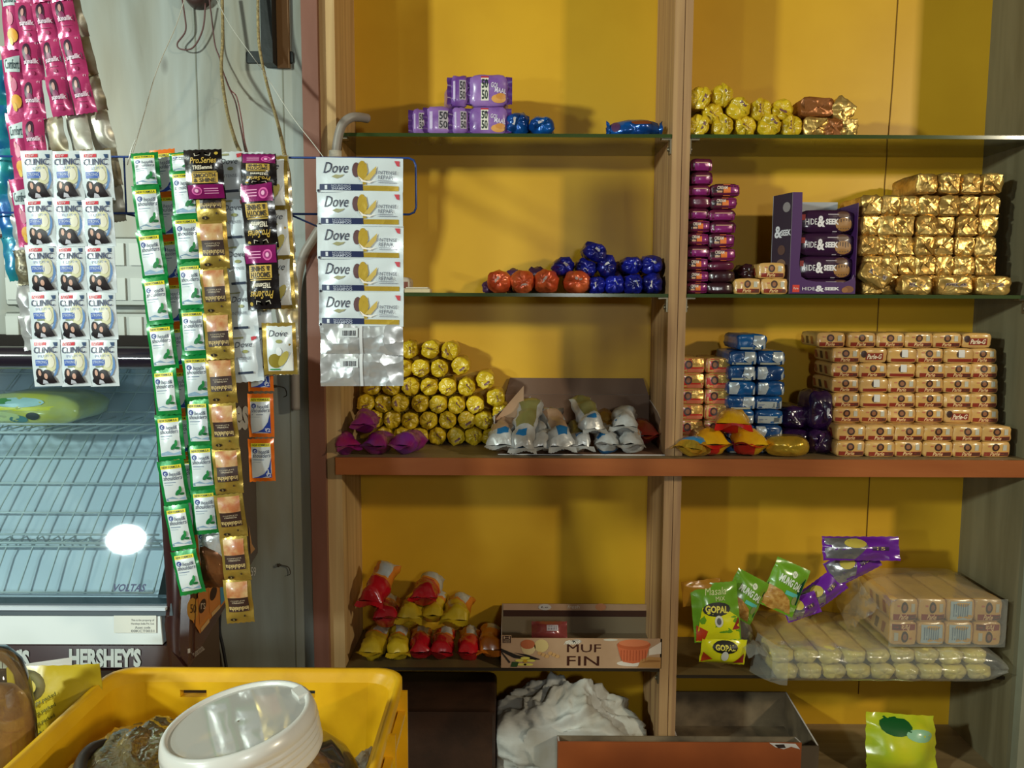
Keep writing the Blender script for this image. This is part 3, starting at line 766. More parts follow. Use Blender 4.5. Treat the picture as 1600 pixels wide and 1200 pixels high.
# red and gold packs on the counter, by the post
s = S(.05); w, h = 40 * s, 24.6 * s
RG = [cream(w * .97, h * .98, .1, 350 + i, 'r') for i in range(3)]
for j in range(6):
    for i, x in enumerate((1080, 1119)):
        tag(ob('red_gold_pack', RG[(i + j) % 3], None, (max(P(x, 600, .05).x, XM1 + w / 2 + .001) if i == 0 else P(x, 600, .05).x + .004, .05, zC + .0004 + j * h)),
            'red and gold biscuit pack, %s column by the post, %s from the top' % (('left', 'right')[i], ORD[5 - j]), 'biscuit pack', 'red and gold packs by the post')
# blue and white packs
M_bw = mat('blue_wrap', (20, 92, 158), .3, 0, bump=.35, bscale=32, kind='foil', coat=.5, var=.3, vscale=20, c2=(10, 52, 104))
M_ws = mat('white_silver_wrap', (190, 200, 206), .3, .3, bump=.4, bscale=40, kind='foil', coat=.3)
def bluepack(w, h, L, seed):
    rnd = random.Random(seed)
    mb, F = lump(w, h, L, M_bw, seed, n=5, e=.006, wr=.0022, folds=3, fold_amp=.0025, seg=26, p=5, f=50)
    D = Dz(mb, F, w, h); v = rnd.choice('abc')
    if v == 'a': D.p([(-.46, -.4), (-.2, -.38), (-.1, .1), (-.16, .42), (-.46, .42)], M_ws, 5)
    if v == 'b': D.p([(.05, .42), (.42, .42), (.4, -.1), (.2, -.35), (0, -.1)], M_ws, 5); D.r(-.4, -.44, .3, -.3, (186, 190, 176), 2, 4, 1)
    if v == 'c':
        D.r(-.42, -.4, .42, .1, (176, 184, 184), 2, 4, 3); D.r(.15, -.3, .34, .0, (90, 100, 110), 3, 1, 1); D.r(-.38, -.2, -.1, -.1, (120, 130, 150), 3, 1, 1)
    D.p([(.46, -.42), (.46, .2), (.36, -.1), (.38, -.42)], M_ws, 3)
    return mb.mesh('blue_pack')
s = S(.02); ye = [530, 553, 577, 600, 622, 645, 667, 690]
z = zC + .0004
for j in range(6, -1, -1):
    h = (ye[j + 1] - ye[j]) * s * 1.02
    for i, x in enumerate((1162, 1206)):
        rnd = random.Random(j * 3 + i + 400)
        tag(ob('blue_pack', bluepack(43.5 * s, h * .985, .11, 400 + j * 2 + i), None, (P(x, 600, .02).x + rnd.uniform(-.001, .001), .025 + rnd.uniform(-.004, .004), z)),
            'blue and white pack in the %s column of the blue stack, %s from top' % (('left', 'right')[i], ORD[j]), 'biscuit pack', 'blue and white packs in the stack')
    z += h
tag(ob('blue_pack', bluepack(45 * s, 25 * s, .11, 431), None, (P(1178, 518, .02).x, .025, z + .0004)), 'blue and white biscuit pack alone on top of the blue stack', 'biscuit pack', 'blue and white packs in the stack')
# dark purple packs
M_dp = mat('deep_purple_wrap', (56, 24, 76), .25, 0, bump=.5, bscale=34, kind='foil', coat=.7, var=.3, vscale=20, c2=(34, 12, 48))
zz = zC + .0004; s = S(.02)
for i, (x, y0, y1, w, yy, l) in enumerate(((1249, 668, 704, 46, .03, 'deep purple pack on the counter between blue stack and cream block'), (1287, 666, 704, 40, .015, 'deep purple pack at the foot of the cream block'),
        (1247, 632, 668, 44, .05, 'deep purple pack in the middle layer of the purple group'), (1286, 605, 666, 40, .03, 'tall deep purple pack leaning on the cream block'))):
    h = (y1 - y0) * s
    me = wrapped(w * s * .97, h, .09, M_dp, 440 + i, n=4, wr=.003, mark=M_wht)
    tag(ob('purple_pack', me, None, (P(x, 650, yy).x, yy, zz + (0 if i < 2 else 36.5 * s))), l, 'biscuit pack', 'deep purple packs')

# ------------------------------------------------------------------ display box of dark biscuit packs
M_bx = mat('violet_carton', (72, 36, 92), .4, spec=.4); M_bi = mat('carton_inside', (168, 170, 176), .6); M_tear = mat('torn_card', (206, 200, 196), .8)
s = S(0.0)
bx0 = P(1236, 450, 0).x; bx1 = P(1340, 450, 0).x; bh = (455 - 299) * s; lip = (455 - 438) * s
bt = empty('display_box', ((bx0 + bx1) / 2, .01, zB + .0004), 'violet cardboard display box torn open in front, printed with a white name', 'display box')
hw = (bx1 - bx0) / 2; th = .0012
mb = MB()
mb.box(-hw, .1, 0, hw, .1 + th, bh * .97, M_bi); mb.box(-hw, 0, 0, hw, .1, th, M_bi)
mb.box(-hw, th, 0, -hw + th, .1, bh, M_bx); mb.box(hw - th, th, 0, hw, .1, bh * .9, M_bx)
ob('carton', mb, bt)
mb = MB()
# front: left border, bottom lip, torn edges
fp = [(-hw, 0), (hw, 0), (hw, lip + .004), (hw - .004, lip + .016), (hw - .007, lip + .008), (hw - .02, lip + .002), (-hw + .05, lip + .003), (-hw + .032, lip + .006), (-hw + .022, lip + .012), (-hw + .017, lip + .035), (-hw + .0195, bh * .6), (-hw + .018, bh), (-hw, bh)]
n0 = mb.add([(x, 0, z_) for x, z_ in fp] + [(x, th, z_) for x, z_ in fp]); k = len(fp)
for a, b_, c_ in ((0, 1, 2), ):
    pass
mb.face([n0 + i for i in (0, 1, 2, 3, 4, 5, 6, 7, 8, 9, 10, 11, 12)], M_bx, False)
mb.face([n0 + k + i for i in reversed(range(k))], M_bi, False)
for i in range(k): mb.face((n0 + i, n0 + k + i, n0 + k + (i + 1) % k, n0 + (i + 1) % k), M_tear, False)
ob('front_panel', mb, bt)
mb = MB()
D = Dz(mb, lambda x, z_, off=0: (x, -off, z_), 1, 1)
D.r(-hw + .006, .004, -hw + .019, .0175, (206, 52, 34), 1, 1); D.t('Parle', -hw + .008, .009, -hw + .017, .013, (240, 220, 210), 2)
def hs(D, x0, x1, zc, hh, lay=3):
    w_ = x1 - x0; c = (226, 222, 226)
    D.t('HIDE', x0, zc - hh * .4, x0 + w_ * .34, zc + hh * .4, c, lay); D.t('&', x0 + w_ * .35, zc - hh * .75, x0 + w_ * .59, zc + hh * .8, c, lay, bold=.04)
    D.t('SEEK', x0 + w_ * .6, zc - hh * .4, x1, zc + hh * .4, c, lay, bold=.05)
hs(D, -hw + .024, hw - .03, .0105, .0075)
D.d(hw - .013, .0095, .010, .0065, (126, 76, 40), 1); D.d(hw - .02, .008, .006, .005, (150, 96, 50), 2)
ob('front_print', mb, bt)
mb = MB()   # side flap opened to the left, seen at an angle
fx = .024
mb.poly([(-hw, .001, 0), (-hw, .001, bh), (-hw - fx, .035, bh * .985), (-hw - fx, .035, .004)], mat('dark_carton_side', (46, 28, 44), .45))
mb.poly([(-hw, .003, 0), (-hw - fx, .037, .004), (-hw - fx, .037, bh * .985), (-hw, .003, bh)], M_bi)
Fs = lambda x, z_, off=0: (-hw - fx + x * fx, .035 - x * .034 - off * 2, z_ * bh)
D = Dz(mb, Fs, 1, 1)
D.t('&', .1, .56, .5, .68, (220, 216, 220), 2, bold=.03); D.t('SEEK', .45, .58, .97, .64, (220, 216, 220), 2, bold=.04)
D.d(.7, .86, .2, .05, (140, 130, 130), 2); D.d(.5, .3, .25, .05, (120, 90, 70), 2); D.d(.5, .44, .2, .05, (90, 60, 50), 2)
ob('side_flap', mb, bt)
M_hs = mat('dark_plum_wrap', (50, 22, 52), .22, 0, bump=.3, bscale=26, kind='foil', coat=.8)
def hspack(w, h, seed):
    mb, F = lump(w, h, .03, M_hs, seed, n=5, e=.006, wr=.001, seg=28, p=5, f=40)
    D = Dz(mb, F, w, h)
    hs(D, -.4, .2, -.02, .32); D.d(.3, -.14, .16, .3, (156, 110, 58), 1)
    for q in range(5): D.r(.18 + q * .05, -.34, .2 + q * .05, .1, (70, 40, 24), 2, 1, 1)
    D.d(.28, .3, .12, .14, (90, 58, 44), 1); D.r(.0, .28, .2, .32, (170, 160, 170), 2, 1, 1); D.r(-.46, .05, -.4, .3, (170, 50, 40), 2, 1, 1)
    D.r(.1, -.47, .18, -.43, (190, 180, 190), 2, 1, 1)
    return mb.mesh('plum_pack')
pw = (1338 - 1250) * s; ph = 35 * s
zz = zB + .003
for j in range(4):
    me = hspack(pw * (.97 if j else .94), ph * (1 if j else .62), 460 + j)
    hh = ph * (1 if j else .62)
    tag(ob('plum_pack', me, None, ((bx0 + bx1) / 2 + .008, .016 + .002 * (j % 2), zz), (0, 0, 0)), 'dark plum biscuit pack with white name inside the display box, ' + ('bottom one', 'third from the top', 'second from the top', 'top one')[j], 'biscuit pack', 'plum packs inside the display box')
    zz += hh + .0006
# ------------------------------------------------------------------ counter, left: magenta packs, open carton with white rolls
M_mag = mat('magenta_violet_wrap', (120, 40, 140), .28, 0, bump=.35, bscale=30, kind='foil', coat=.7, var=.4, vscale=20, c2=(150, 28, 84))
def taper_ob(name, r, L, m, seed, x, y, Y, lab, cat, group=None, yaw=0, pitch=0, tilt=0, z=None, rz=None, prints=None, **kw):
    """front seal's centre at the seen place; z overrides the height of the underside"""
    mb = taperpack(r, L, m, seed, rz=rz, **kw)
    c = P(x, y, Y)
    o = ob(name, mb, None, (c.x, Y, (c.z - (rz or r)) if z is None else z), (math.radians(pitch), math.radians(tilt), math.radians(yaw)))
    return tag(o, lab, cat, group)
s = S(-.01)
taper_ob('snack_pack', 17 * s, .09, M_mag, 1, 545, 698, -.022, 'magenta violet pack lying on the counter at the far left by the pine post', 'snack pack', 'magenta violet packs', yaw=25, z=zC, flat_a=1.1, tip=.3, wr=.003)
taper_ob('snack_pack', 17 * s, .09, M_mag, 2, 583, 699, -.024, 'magenta violet pack lying on the counter, middle one with its seal to the front', 'snack pack', 'magenta violet packs', yaw=-6, z=zC, flat_a=1.1, tip=.3, wr=.003)
taper_ob('snack_pack', 18 * s, .09, M_mag, 3, 568, 672, -.008, 'violet pack lying on top of the two left magenta ones', 'snack pack', 'magenta violet packs', yaw=4, z=zC + 31 * s, flat_a=1.1, tip=.3, wr=.003)
taper_ob('snack_pack', 18 * s, .08, M_mag, 4, 624, 694, -.02, 'magenta and silver pack on the counter, rightmost in front of the yellow heap', 'snack pack', 'magenta violet packs', yaw=-18, z=zC, flat_a=1.1, tip=.3, wr=.003)

M_card = mat('brown_cardboard', (138, 100, 74), .75, var=.1, vscale=15); M_cardi = mat('dull_card_inside', (120, 92, 74), .75, var=.12)
bx = empty('cardboard_tray', (P(908, 700, .08).x, .0, zC + .0004), 'open brown cardboard box lying on the counter with a tall back flap', 'cardboard box')
cx = bx.location.x
def card(name, pts, m=M_card, t=.002, n=(0, 1, 0)):
    """flat sheet of card through four or more points, in place coordinates"""
    mb = MB(); pp = [Vector(p) - bx.location for p in pts]
    nn = (pp[1] - pp[0]).cross(pp[2] - pp[0]).normalized() * t
    k = len(pp); n0 = mb.add(pp + [p + nn for p in pp])
    mb.face(range(n0, n0 + k), m, False); mb.face([n0 + k + i for i in reversed(range(k))], m, False)
    for i in range(k): mb.face((n0 + i, n0 + k + i, n0 + k + (i + 1) % k, n0 + (i + 1) % k), M_tear, False)
    return ob(name, mb, bx)
xl, xr = P(778, 700, 0).x, P(1040, 700, 0).x
zt = P(900, 592, .165).z; zfold = P(900, 617, .165).z
zc_ = zC + .0006
card('bottom', [(xl, .0, zc_), (xr, .0, zc_), (xr - .004, .168, zc_), (xl + .02, .168, zc_)])
card('back_panel', [(xl + .02, .166, zc_), (xr - .004, .166, zc_), (xr - .004, .17, zfold), (xl + .012, .17, zfold)], M_cardi)
card('back_flap', [(P(790, 617, .17).x, .17, zfold), (xr - .006, .17, zfold), (P(1005, 592, .178).x, .179, zt), (P(797, 592, .178).x, .179, zt)], M_cardi)
card('side_panel', [(xr, .0, zc_ + .002), (xr - .003, .166, zc_ + .002), (xr - .004, .166, zfold - .01), (xr - .002, .08, P(1, 640, .08).z), (xr, .01, P(1, 668, 0).z), (xr + .001, .0, P(1, 690, 0).z)], M_cardi)
card('side_panel', [(P(770, 690, .02).x, .02, zc_ + .012), (xl + .022, .16, zc_ + .01), (P(800, 628, .16).x, .16, P(800, 628, .16).z), (P(772, 655, .03).x, .03, P(772, 650, .03).z)], M_card)
mb = MB(); mb.grid(lambda u, v: tuple(Vector((P(772 + 50 * u, 0, .05).x, .035 + .015 * u + .01 * math.sin(u * 3), P(0, 686 - 30 * v - 48 * u * v - 8 * u, .04).z)) - bx.location), 8, 5, mat('pale_torn_card', (196, 160, 128), .75)); ob('torn_flap', mb, bx)

M_sil = mat('white_silver_roll', (206, 210, 212), .32, .25, bump=.55, bscale=38, kind='foil', var=.15, vscale=25, c2=(164, 158, 150))
M_sbl = mat('teal_blue_print', (28, 104, 158), .35, coat=.4); M_sgr = mat('green_gold_print', (128, 122, 72), .4, coat=.3); M_sbr = mat('tan_print', (170, 136, 108), .4, coat=.3)
def silm(k):
    def f(u, v):
        if k % 3 == 0 and .28 < v < .75 and .12 < u < .42: return M_sbr
        if k % 3 == 1 and .3 < v and .1 < u < .4: return M_sgr
        if .06 < v < .24 and .62 < u < .88 and k % 2: return M_sbl
        if .1 < v < .22 and (.15 + .07 * (k % 3)) < u < (.3 + .07 * (k % 3)) and k % 4 != 2: return M_sbl
        return M_sil
    return f
wr = [(781, 700, 19, .12, 0, -6, 18, 'leftmost, pointing out to the left'), (818, 690, 19, .14, 8, -8, 34, 'second from the left, standing up steeply against the flap'),
      (848, 700, 16, .13, 0, 3, 16, 'third from the left with a dark blue patch'), (877, 697, 19, .14, 0, 8, 22, 'fourth from the left, long and tan on top'),
      (910, 692, 16, .11, 0, 6, 12, 'short one right of the long tan roll'), (951, 694, 18, .09, 0, 0, 6, 'lying below the upper one with a blue patch'),
      (986, 696, 19, .1, 0, -6, 4, 'rightmost on the tray floor'), (927, 668, 17, .11, .03, 12, 24, 'upper one with a blue patch'),
      (974, 666, 19, .1, .03, -10, 6, 'white crumpled one in the upper layer at the right')]
for i, (x, y, r, L, dz, yw, pt, l) in enumerate(wr):
    Y = (-.02, -.024, -.02, -.022, -.01, -.006, -.012, .0, .01)[i]
    s = S(Y)
    taper_ob('white_roll', r * s * .95, L, silm(i), 10 + i, x, y, Y, 'white roll in the cardboard tray, ' + l, 'biscuit roll', 'white rolls in the cardboard tray',
             yaw=yw, pitch=pt, z=(zC + .0026) if dz == 0 or i == 1 else None, flat_a=1.18, tip=.18, wr=.0046)
M_redp = mat('red_clear_wrap', (186, 24, 40), .22, 0, bump=.35, bscale=26, kind='foil', coat=.8, var=.3, vscale=18, c2=(150, 60, 40))
taper_ob('red_pack', 22 * S(.05), .09, M_redp, 30, 1012, 672, .05, 'glossy red pack at the right end of the cardboard tray', 'snack pack', yaw=8, z=zC + .003, tip=.6, flat_a=1.05)
taper_ob('tan_pack', 14 * S(.1), .06, mat('tan_gold_wrap', (170, 130, 60), .35, .2, bump=.4, kind='foil'), 31, 948, 652, .1, 'small tan and gold pack behind the white rolls', 'snack pack', z=zC + .035, tip=.4)

# ------------------------------------------------------------------ counter, right: front snack packs
M_ry = mat('yellow_gloss_wrap', (232, 182, 24), .25, 0, bump=.4, bscale=34, kind='foil', coat=.6, var=.15, vscale=20, c2=(206, 140, 20))
M_rr = mat('red_gloss_wrap', (206, 34, 28), .25, 0, bump=.4, bscale=34, kind='foil', coat=.6)
M_goy = mat('gold_yellow_foil', (226, 184, 60), .22, .6, bump=.7, bscale=40, kind='foil', coat=.4)
M_clr = mat('pale_brown_clear_wrap', (176, 134, 88), .2, 0, bump=.4, bscale=28, kind='foil', coat=.8, var=.3, c2=(140, 100, 60))
def rym(u, v):
    if v > .36: return M_clr
    if .48 < u < .78: return M_rr
    return M_ry
def blm(u, v):
    if v < .12: return M_goy
    if .1 < u < .45 and v < .5: return mat('sky_blue_print', (50, 136, 190), .3, coat=.5)
    return M_clr if v > .5 else M_goy
s = S(-.025)
taper_ob('snack_pack', 24 * s, .07, blm, 40, 1074, 694, -.026, 'gold and sky blue snack pack lying at the foot of the middle post', 'snack pack', None, yaw=-42, z=zC, rz=17 * s, tip=.25, flat_a=1.1)
def badge(o, x, y, Y, r, yaw=0):
    """round printed white spot on the pack"""
    mb = MB(); c = P(x, y, Y); 
    D = Dz(mb, lambda a, b, off=0: (a, -off, b), 1, 1); D.d(0, 0, r, r, (222, 214, 196), 1, 18); D.t('biskfarm', -r * .75, -r * .1, r * .75, r * .3, (90, 70, 60), 2); D.r(-r * .5, -r * .4, r * .5, -r * .22, (90, 70, 60), 2, 1)
    b = ob('round_print', mb, None); b.parent = o; bpy.context.view_layer.update()
    b.matrix_parent_inverse = o.matrix_world.inverted(); b.location = c; b.rotation_euler = (math.radians(-30), 0, math.radians(yaw))
o = taper_ob('snack_pack', 24 * s, .12, rym, 41, 1117, 692, -.025, 'red and yellow snack pack lying next to the gold and sky blue one', 'snack pack', 'red and yellow snack packs', yaw=3, z=zC, rz=22 * s, tip=.26, flat_a=1.1, wr=.003)
o = taper_ob('snack_pack', 25 * s, .12, rym, 42, 1174, 693, -.025, 'red and yellow snack pack on the counter, the one furthest right', 'snack pack', 'red and yellow snack packs', yaw=-6, z=zC, rz=22 * s, tip=.26, flat_a=1.1, wr=.003)
o = taper_ob('snack_pack', 25 * s, .12, rym, 43, 1146, 664, -.012, 'red and yellow snack pack lying on top of the two others', 'snack pack', 'red and yellow snack packs', yaw=-12, z=zC + 34 * s, rz=20 * s, tip=.26, flat_a=1.1, wr=.003)
mb, F = lump(68 * s, 33 * s, .07, M_goy, 44, n=3, e=.02, wr=.002, folds=4, fold_amp=.003, p=3)
o = ob('snack_pack', mb, None, (P(1233, 700, -.024).x, -.024, zC + .0004), (0, 0, math.radians(-8))); tag(o, 'gold and yellow snack pack lying crosswise before the deep purple packs', 'snack pack')

# ------------------------------------------------------------------ lower left shelf
M_dr = mat('red_pack_wrap', (196, 22, 36), .25, 0, bump=.35, bscale=30, kind='foil', coat=.7, var=.25, c2=(150, 16, 30))
M_dy = mat('yellow_pack_wrap', (206, 176, 34), .28, .1, bump=.45, bscale=32, kind='foil', coat=.5, var=.2, c2=(160, 130, 30))
M_do = mat('orange_pack_wrap', (208, 118, 34), .3, 0, bump=.4, bscale=30, kind='foil', coat=.5)
def two(front, body):
    def f(u, v):
        if v < .42: return front
        if v < .5: return M_do
        if .08 < u < .3: return M_ws
        return body
    return f
dpk = [(578, 994, 19, M_dy, M_dy, 0, 0, -4, 'yellow pack end at the bottom left corner', .015), (622, 994, 17, M_dy, M_dy, 0, 0, 6, 'yellow pack end in the bottom row, second from the left', .02),
       (655, 991, 17, M_dr, M_do, 0, 0, 4, 'red pack end in the bottom row, left of the middle', .02), (689, 992, 17, M_dr, M_dr, 0, 0, 0, 'red pack end in the bottom row, in the middle', .02),
       (731, 988, 17, M_dr, M_do, 0, 0, 0, 'red pack end in the bottom row, second from the right', .02), (765, 985, 18, M_do, M_do, 0, 0, 0, 'dark orange pack end beside the muffin carton', .03),
       (602, 966, 18, M_dr, M_do, 1, 0, 4, 'red pack end in the second layer at the left', .025), (639, 966, 19, M_dy, M_ws, 1, 0, -6, 'yellow and silver pack end in the second layer', .02),
       (676, 962, 17, M_dy, M_dy, 1, 0, 0, 'yellow pack end in the second layer under the topmost red one', .025), (709, 969, 20, M_dy, M_do, 1, 0, -4, 'yellow pack with a white label in the second layer at the right', .02),
       (581, 936, 20, M_dr, M_do, 2, 22, -14, 'tall red and orange pack leaning on the pine post', .03), (660, 934, 20, M_dr, M_ws, 2, 0, -4, 'topmost red pack of the heap', .03)]
for i, (x, y, r, m1, m2, lay, pt, yw, l, Y) in enumerate(dpk):
    s = S(Y)
    taper_ob('snack_pack', r * s, .11, two(m1, m2), 50 + i, x, y, Y, 'lower left shelf: ' + l, 'biscuit pack', 'red and yellow packs on the lower left shelf',
             yaw=yw, pitch=pt, z=(zD + .0004) if lay == 0 else None, tip=.14, flat_a=1.12, wr=.0034)

# muffin carton
mx0, mx1 = P(783, 1020, .0).x, P(1034, 1020, 0).x; mw = mx1 - mx0; s = S(0)
mf = empty('muffin_carton', ((mx0 + mx1) / 2, .0, zD + .0004), 'open pale brown carton printed with the word muffin on the lower left shelf', 'carton')
M_mc = mat('pale_brown_carton', (196, 160, 128), .55, var=.08, vscale=10, c2=(176, 140, 108)); M_mi = mat('grey_brown_carton_inside', (124, 108, 84), .7)
M_mdk = mat('choco_band', (60, 30, 16), .6)
hw = mw / 2; fh = 50 * s; bhz = P(900, 944, .165).z - zD; bb = .165
mb = MB(); mb.box(-hw, 0, 0, hw, .0015, fh, M_mc); ob('front_panel', mb, mf)
mb = MB(); mb.box(-hw, .0016, 0, hw, bb, .0015, M_mi); mb.box(-hw, bb, 0, hw, bb + .0015, bhz, M_mi); ob('carton', mb, mf)
mb = MB(); mb.box(-hw + .003, bb - .001, bhz * .58, hw - .003, bb - .0002, bhz * .79, M_mdk)
mb.box(-hw + .002, bb - .0008, bhz * .79, hw - .002, bb - .0001, bhz, M_mc)
D = Dz(mb, lambda x, z, off=0: (x * 1.09 if False else x, bb - .0012 - off, z), 1, 1)
D.d(-.065, bhz * .9, .014, .007, (205, 200, 196), 1); D.t('Le', -.072, bhz * .87, -.058, bhz * .93, (80, 60, 50), 2, sh=.2)
D.t('fresh', -.016, bhz * .86, .01, bhz * .97, (225, 215, 200), 1, sh=.2); D.d(.055, bhz * .91, .012, .008, (196, 130, 90), 1)
ob('inner_print', mb, mf)
for sx in (-1, 1):
    mb = MB(); X = sx * (hw - .0008)
    pts = [(X, .0016, 0), (X, bb, 0), (X, bb, bhz), (X, .03, fh + .012), (X, .0016, fh)]
    pt2 = [(p[0] + sx * .0008, p[1], p[2]) for p in pts]
    n0 = mb.add(pts + pt2); mb.face(range(n0, n0 + 5), M_mi, False); mb.face(range(n0 + 9, n0 + 4, -1), M_mi, False)
    for i in range(5): mb.face((n0 + i, n0 + (i + 1) % 5, n0 + 5 + (i + 1) % 5, n0 + 5 + i), M_tear, False)
    ob('side_panel', mb, mf)
mb = MB(); mb.box(-hw, -.0002, bhz * .75, -hw + .02, .0012, bhz * 1.0, M_mc)
mb.poly([(-hw, 0, fh), (-hw + .003, 0, fh), (-hw + .003, 0, bhz * .76), (-hw, 0, bhz * .76)], M_mc)
D = Dz(mb, lambda x, z, off=0: (x, -.0002 - off, z), 1, 1)
D.r(-hw + .003, bhz * .77, -hw + .019, bhz * .985, M_mdk, 1)
D.t('H', -hw + .005, bhz * .9, -hw + .017, bhz * .97, (200, 170, 140), 2); D.t('LONG', -hw + .005, bhz * .84, -hw + .017, bhz * .89, (200, 170, 140), 2); D.t('FRESH', -hw + .005, bhz * .785, -hw + .017, bhz * .825, (200, 170, 140), 2)
ob('corner_flap', mb, mf)['label'] = 'upright corner flap with small print'
mb = MB(); D = Dz(mb, lambda x, z, off=0: (x * mw, -off, z * fh + fh / 2), 1, 1)
br = (62, 26, 14)
D.t('MUF', -.09, .04, .12, .31, br, 2); D.t('FIN', -.09, -.41, .11, -.09, br, 2)
D.d(-.07, .37, .035, .07, (196, 186, 172), 1); D.d(-.03, .4, .03, .07, (180, 170, 158), 1); D.t('fresh', -.1, .3, -.01, .45, (235, 225, 210), 2, sh=.2)
D.d(.18, .46, .045, .04, (205, 196, 180), 1)
# cup cake
D.d(.32, -.33, .10, .10, (226, 214, 200), 1, 20)
cp = [(.22, .3), (.24, -.1), (.26, -.28), (.32, -.33), (.38, -.28), (.405, -.1), (.425, .3)]
D.p(cp, (206, 106, 66), 2)
D.d(.325, .3, .105, .16, (190, 96, 56), 3, 20); D.d(.325, .36, .095, .12, (214, 124, 82), 4, 20)
for q in range(9): D.r(.245 + q * .019, -.24, .2475 + q * .019, .12, (176, 82, 48), 4, 1, 2)
D.p([(.42, -.05), (.42, .15), (.495, .4), (.495, .0)], (226, 212, 196), 1); D.p([(.35, -.46), (.37, -.2), (.42, -.1), (.495, -.12), (.495, -.48)], (180, 132, 78), 3); D.p([(.37, -.3), (.42, -.2), (.49, -.22), (.49, -.27)], (150, 104, 56), 4)
# butter cubes, nuts, pods, flower
D.d(-.33, .2, .045, .26, (214, 190, 140), 1); D.d(-.335, .3, .045, .16, (184, 100, 62), 2); D.d(-.25, .25, .045, .22, (206, 180, 120), 1)
for q in range(6): D.d(-.26 + q * .022, .0 - (q % 3) * .05, .015, .06, (196, 150, 96), 2)
D.p([(-.5, .16), (-.5, .06), (-.42, -.16), (-.3, -.24), (-.27, -.2), (-.4, -.06)], (40, 34, 30), 3); D.p([(-.5, .08), (-.5, .02), (-.45, -.34), (-.44, -.3)], (50, 42, 36), 3)
D.p([(-.42, .02), (-.34, -.04), (-.255, -.2), (-.27, -.22), (-.35, -.1)], (34, 28, 26), 3)
for q in range(5): D.d(-.35 + .035 * math.cos(q * 1.257 + .3), -.28 + .12 * math.sin(q * 1.257 + .3), .030, .045, (226, 212, 96), 4, 10, rot=0)
D.d(-.35, -.26, .014, .06, (206, 160, 40), 5); D.p([(-.44, -.45), (-.43, -.28), (-.39, -.3), (-.40, -.46)], (50, 80, 40), 4)
ob('front_print', mb, mf)
s2 = S(.05)
mb, F = pouch(58 * s2, 30 * s2, .014, mat('rose_brown_wrap', (150, 70, 66), .22, .1, bump=.4, bscale=30, kind='foil', coat=.7, var=.3, c2=(96, 26, 50)), 70, tb=.012, wr=.002, f=30)
D = Dz(mb, F, 58 * s2, 30 * s2); D.r(-.08, -.05, .24, .26, (190, 180, 186), 1, 4, 3); 
for q in range(6): D.r(-.05 + q * .045, .0, -.035 + q * .045, .22, (60, 50, 60), 2, 1, 1)
o = tag(ob('snack_pack', mb, None, (P(858, 984, .08).x, .07, P(858, 984, .07).z - .002), (math.radians(-30), 0, 0)), 'shiny rose brown pack with a bar code inside the muffin carton', 'snack pack')
mb, F = lump(.055, .03, .08, M_cardi, 72, n=4)
tag(ob('small_carton', mb, None, (o.location.x, .035, zD + .003)), 'small brown packet under the rose brown pack in the muffin carton', 'packet')

# ------------------------------------------------------------------ lower right shelf
M_pf = film('cloudy_plastic', (250, 250, 246), .80, .10, .22, (206, 208, 200), bump=.35, bscale=30, ior=1.3, fw=.3)
M_yr = mat('pale_yellow_wrap', (222, 204, 110), .35, 0, bump=.5, bscale=35, kind='foil', coat=.4, var=.25, vscale=25, c2=(190, 176, 120))
s = S(-.03)
zb2 = zD2 + .0012
h1 = 29 * s
def yroll(w, h, L, seed): 
    mb, F = lump(w, h, L, M_yr, seed, n=2.6, e=.012, wr=.003, folds=5, fold_amp=.004, seg=20, p=4); return mb.mesh('yellow_pack')
YRM = [yroll(39 * s, 26 * s, .19, 500 + i) for i in range(5)]
for j in range(2):
    for i in range(9):
        x = 1232 + i * 38 + j * -8
        tag(ob('yellow_pack', YRM[(i * 2 + j) % 5], None, (P(x, 1040, -.03).x, -.028, zb2 + .0004 + j * 27 * s)), 'pale yellow pack inside the clouded plastic bag, %s from the left in the %s layer' % (ORD[i], 'upper' if j else 'lower'), 'biscuit pack', 'pale yellow packs in the plastic bag')
# film of the flat bag
mb = MB(); x0, x1 = P(1206, 1040, -.04).x, P(1575, 1040, -.04).x; z0 = zb2 - .0006; z1 = zb2 + 55 * s
def bagf(u, v):
    # ring in the y-z plane (v) swept along x (u)
    a = 2 * PI * v; cy, cz = .07, (z0 + z1) / 2
    ry, rz = .112, (z1 - z0) / 2 + .002
    c, s_ = math.cos(a), math.sin(a); q = (abs(c) ** 5 + abs(s_) ** 5) ** -.2
    x = x0 + (x1 - x0) * u; k = 1.0
    if u > .9: k = max(.25, 1 - ((u - .9) / .1) ** 2 * .7)
    w = .005 * noise.noise(Vector((u * 16, c * 3, s_ * 3)))
    zz_ = cz + (rz * k) * s_ * q + w * (1 if s_ > -.2 else .15)
    return (x, cy + (ry + w) * c * q, max(zz_, z0))
mb.grid(bagf, 40, 40, M_pf, True)
def flapf(u, v):
    # gathered loose end of the bag at the left
    X = x0 - (P(1206, 0, 0).x - P(1170, 0, 0).x) * v - .01 * v * math.sin(u * 7)
    y = -.03 + .2 * u; z = z0 + .002 + (z1 - z0 + .03 * u) * (.15 + .85 * (1 - abs(2 * v - 1) * .2)) * (.45 + .55 * math.sin(u * 5 + 1) ** 2) + .012 * noise.noise(Vector((u * 8, v * 5, 4)))
    return (X, y, z)
mb.grid(flapf, 14, 8, M_pf)
def flap2(u, v): return (x0 - .028 * (1 - v) + .03 * v, -.036 + .003 * noise.noise(Vector((u * 9, v * 6, 1))), z0 + (z1 - z0 + .006) * u)
mb.grid(lambda u, v: (x0 + .03 - .055 * v * (1 - .25 * u), -.042 + .06 * v * v + .006 * noise.noise(Vector((u * 7, v * 6, 1))), z0 + (z1 - z0 + .004) * u + .01 * v * u), 10, 8, M_pf)
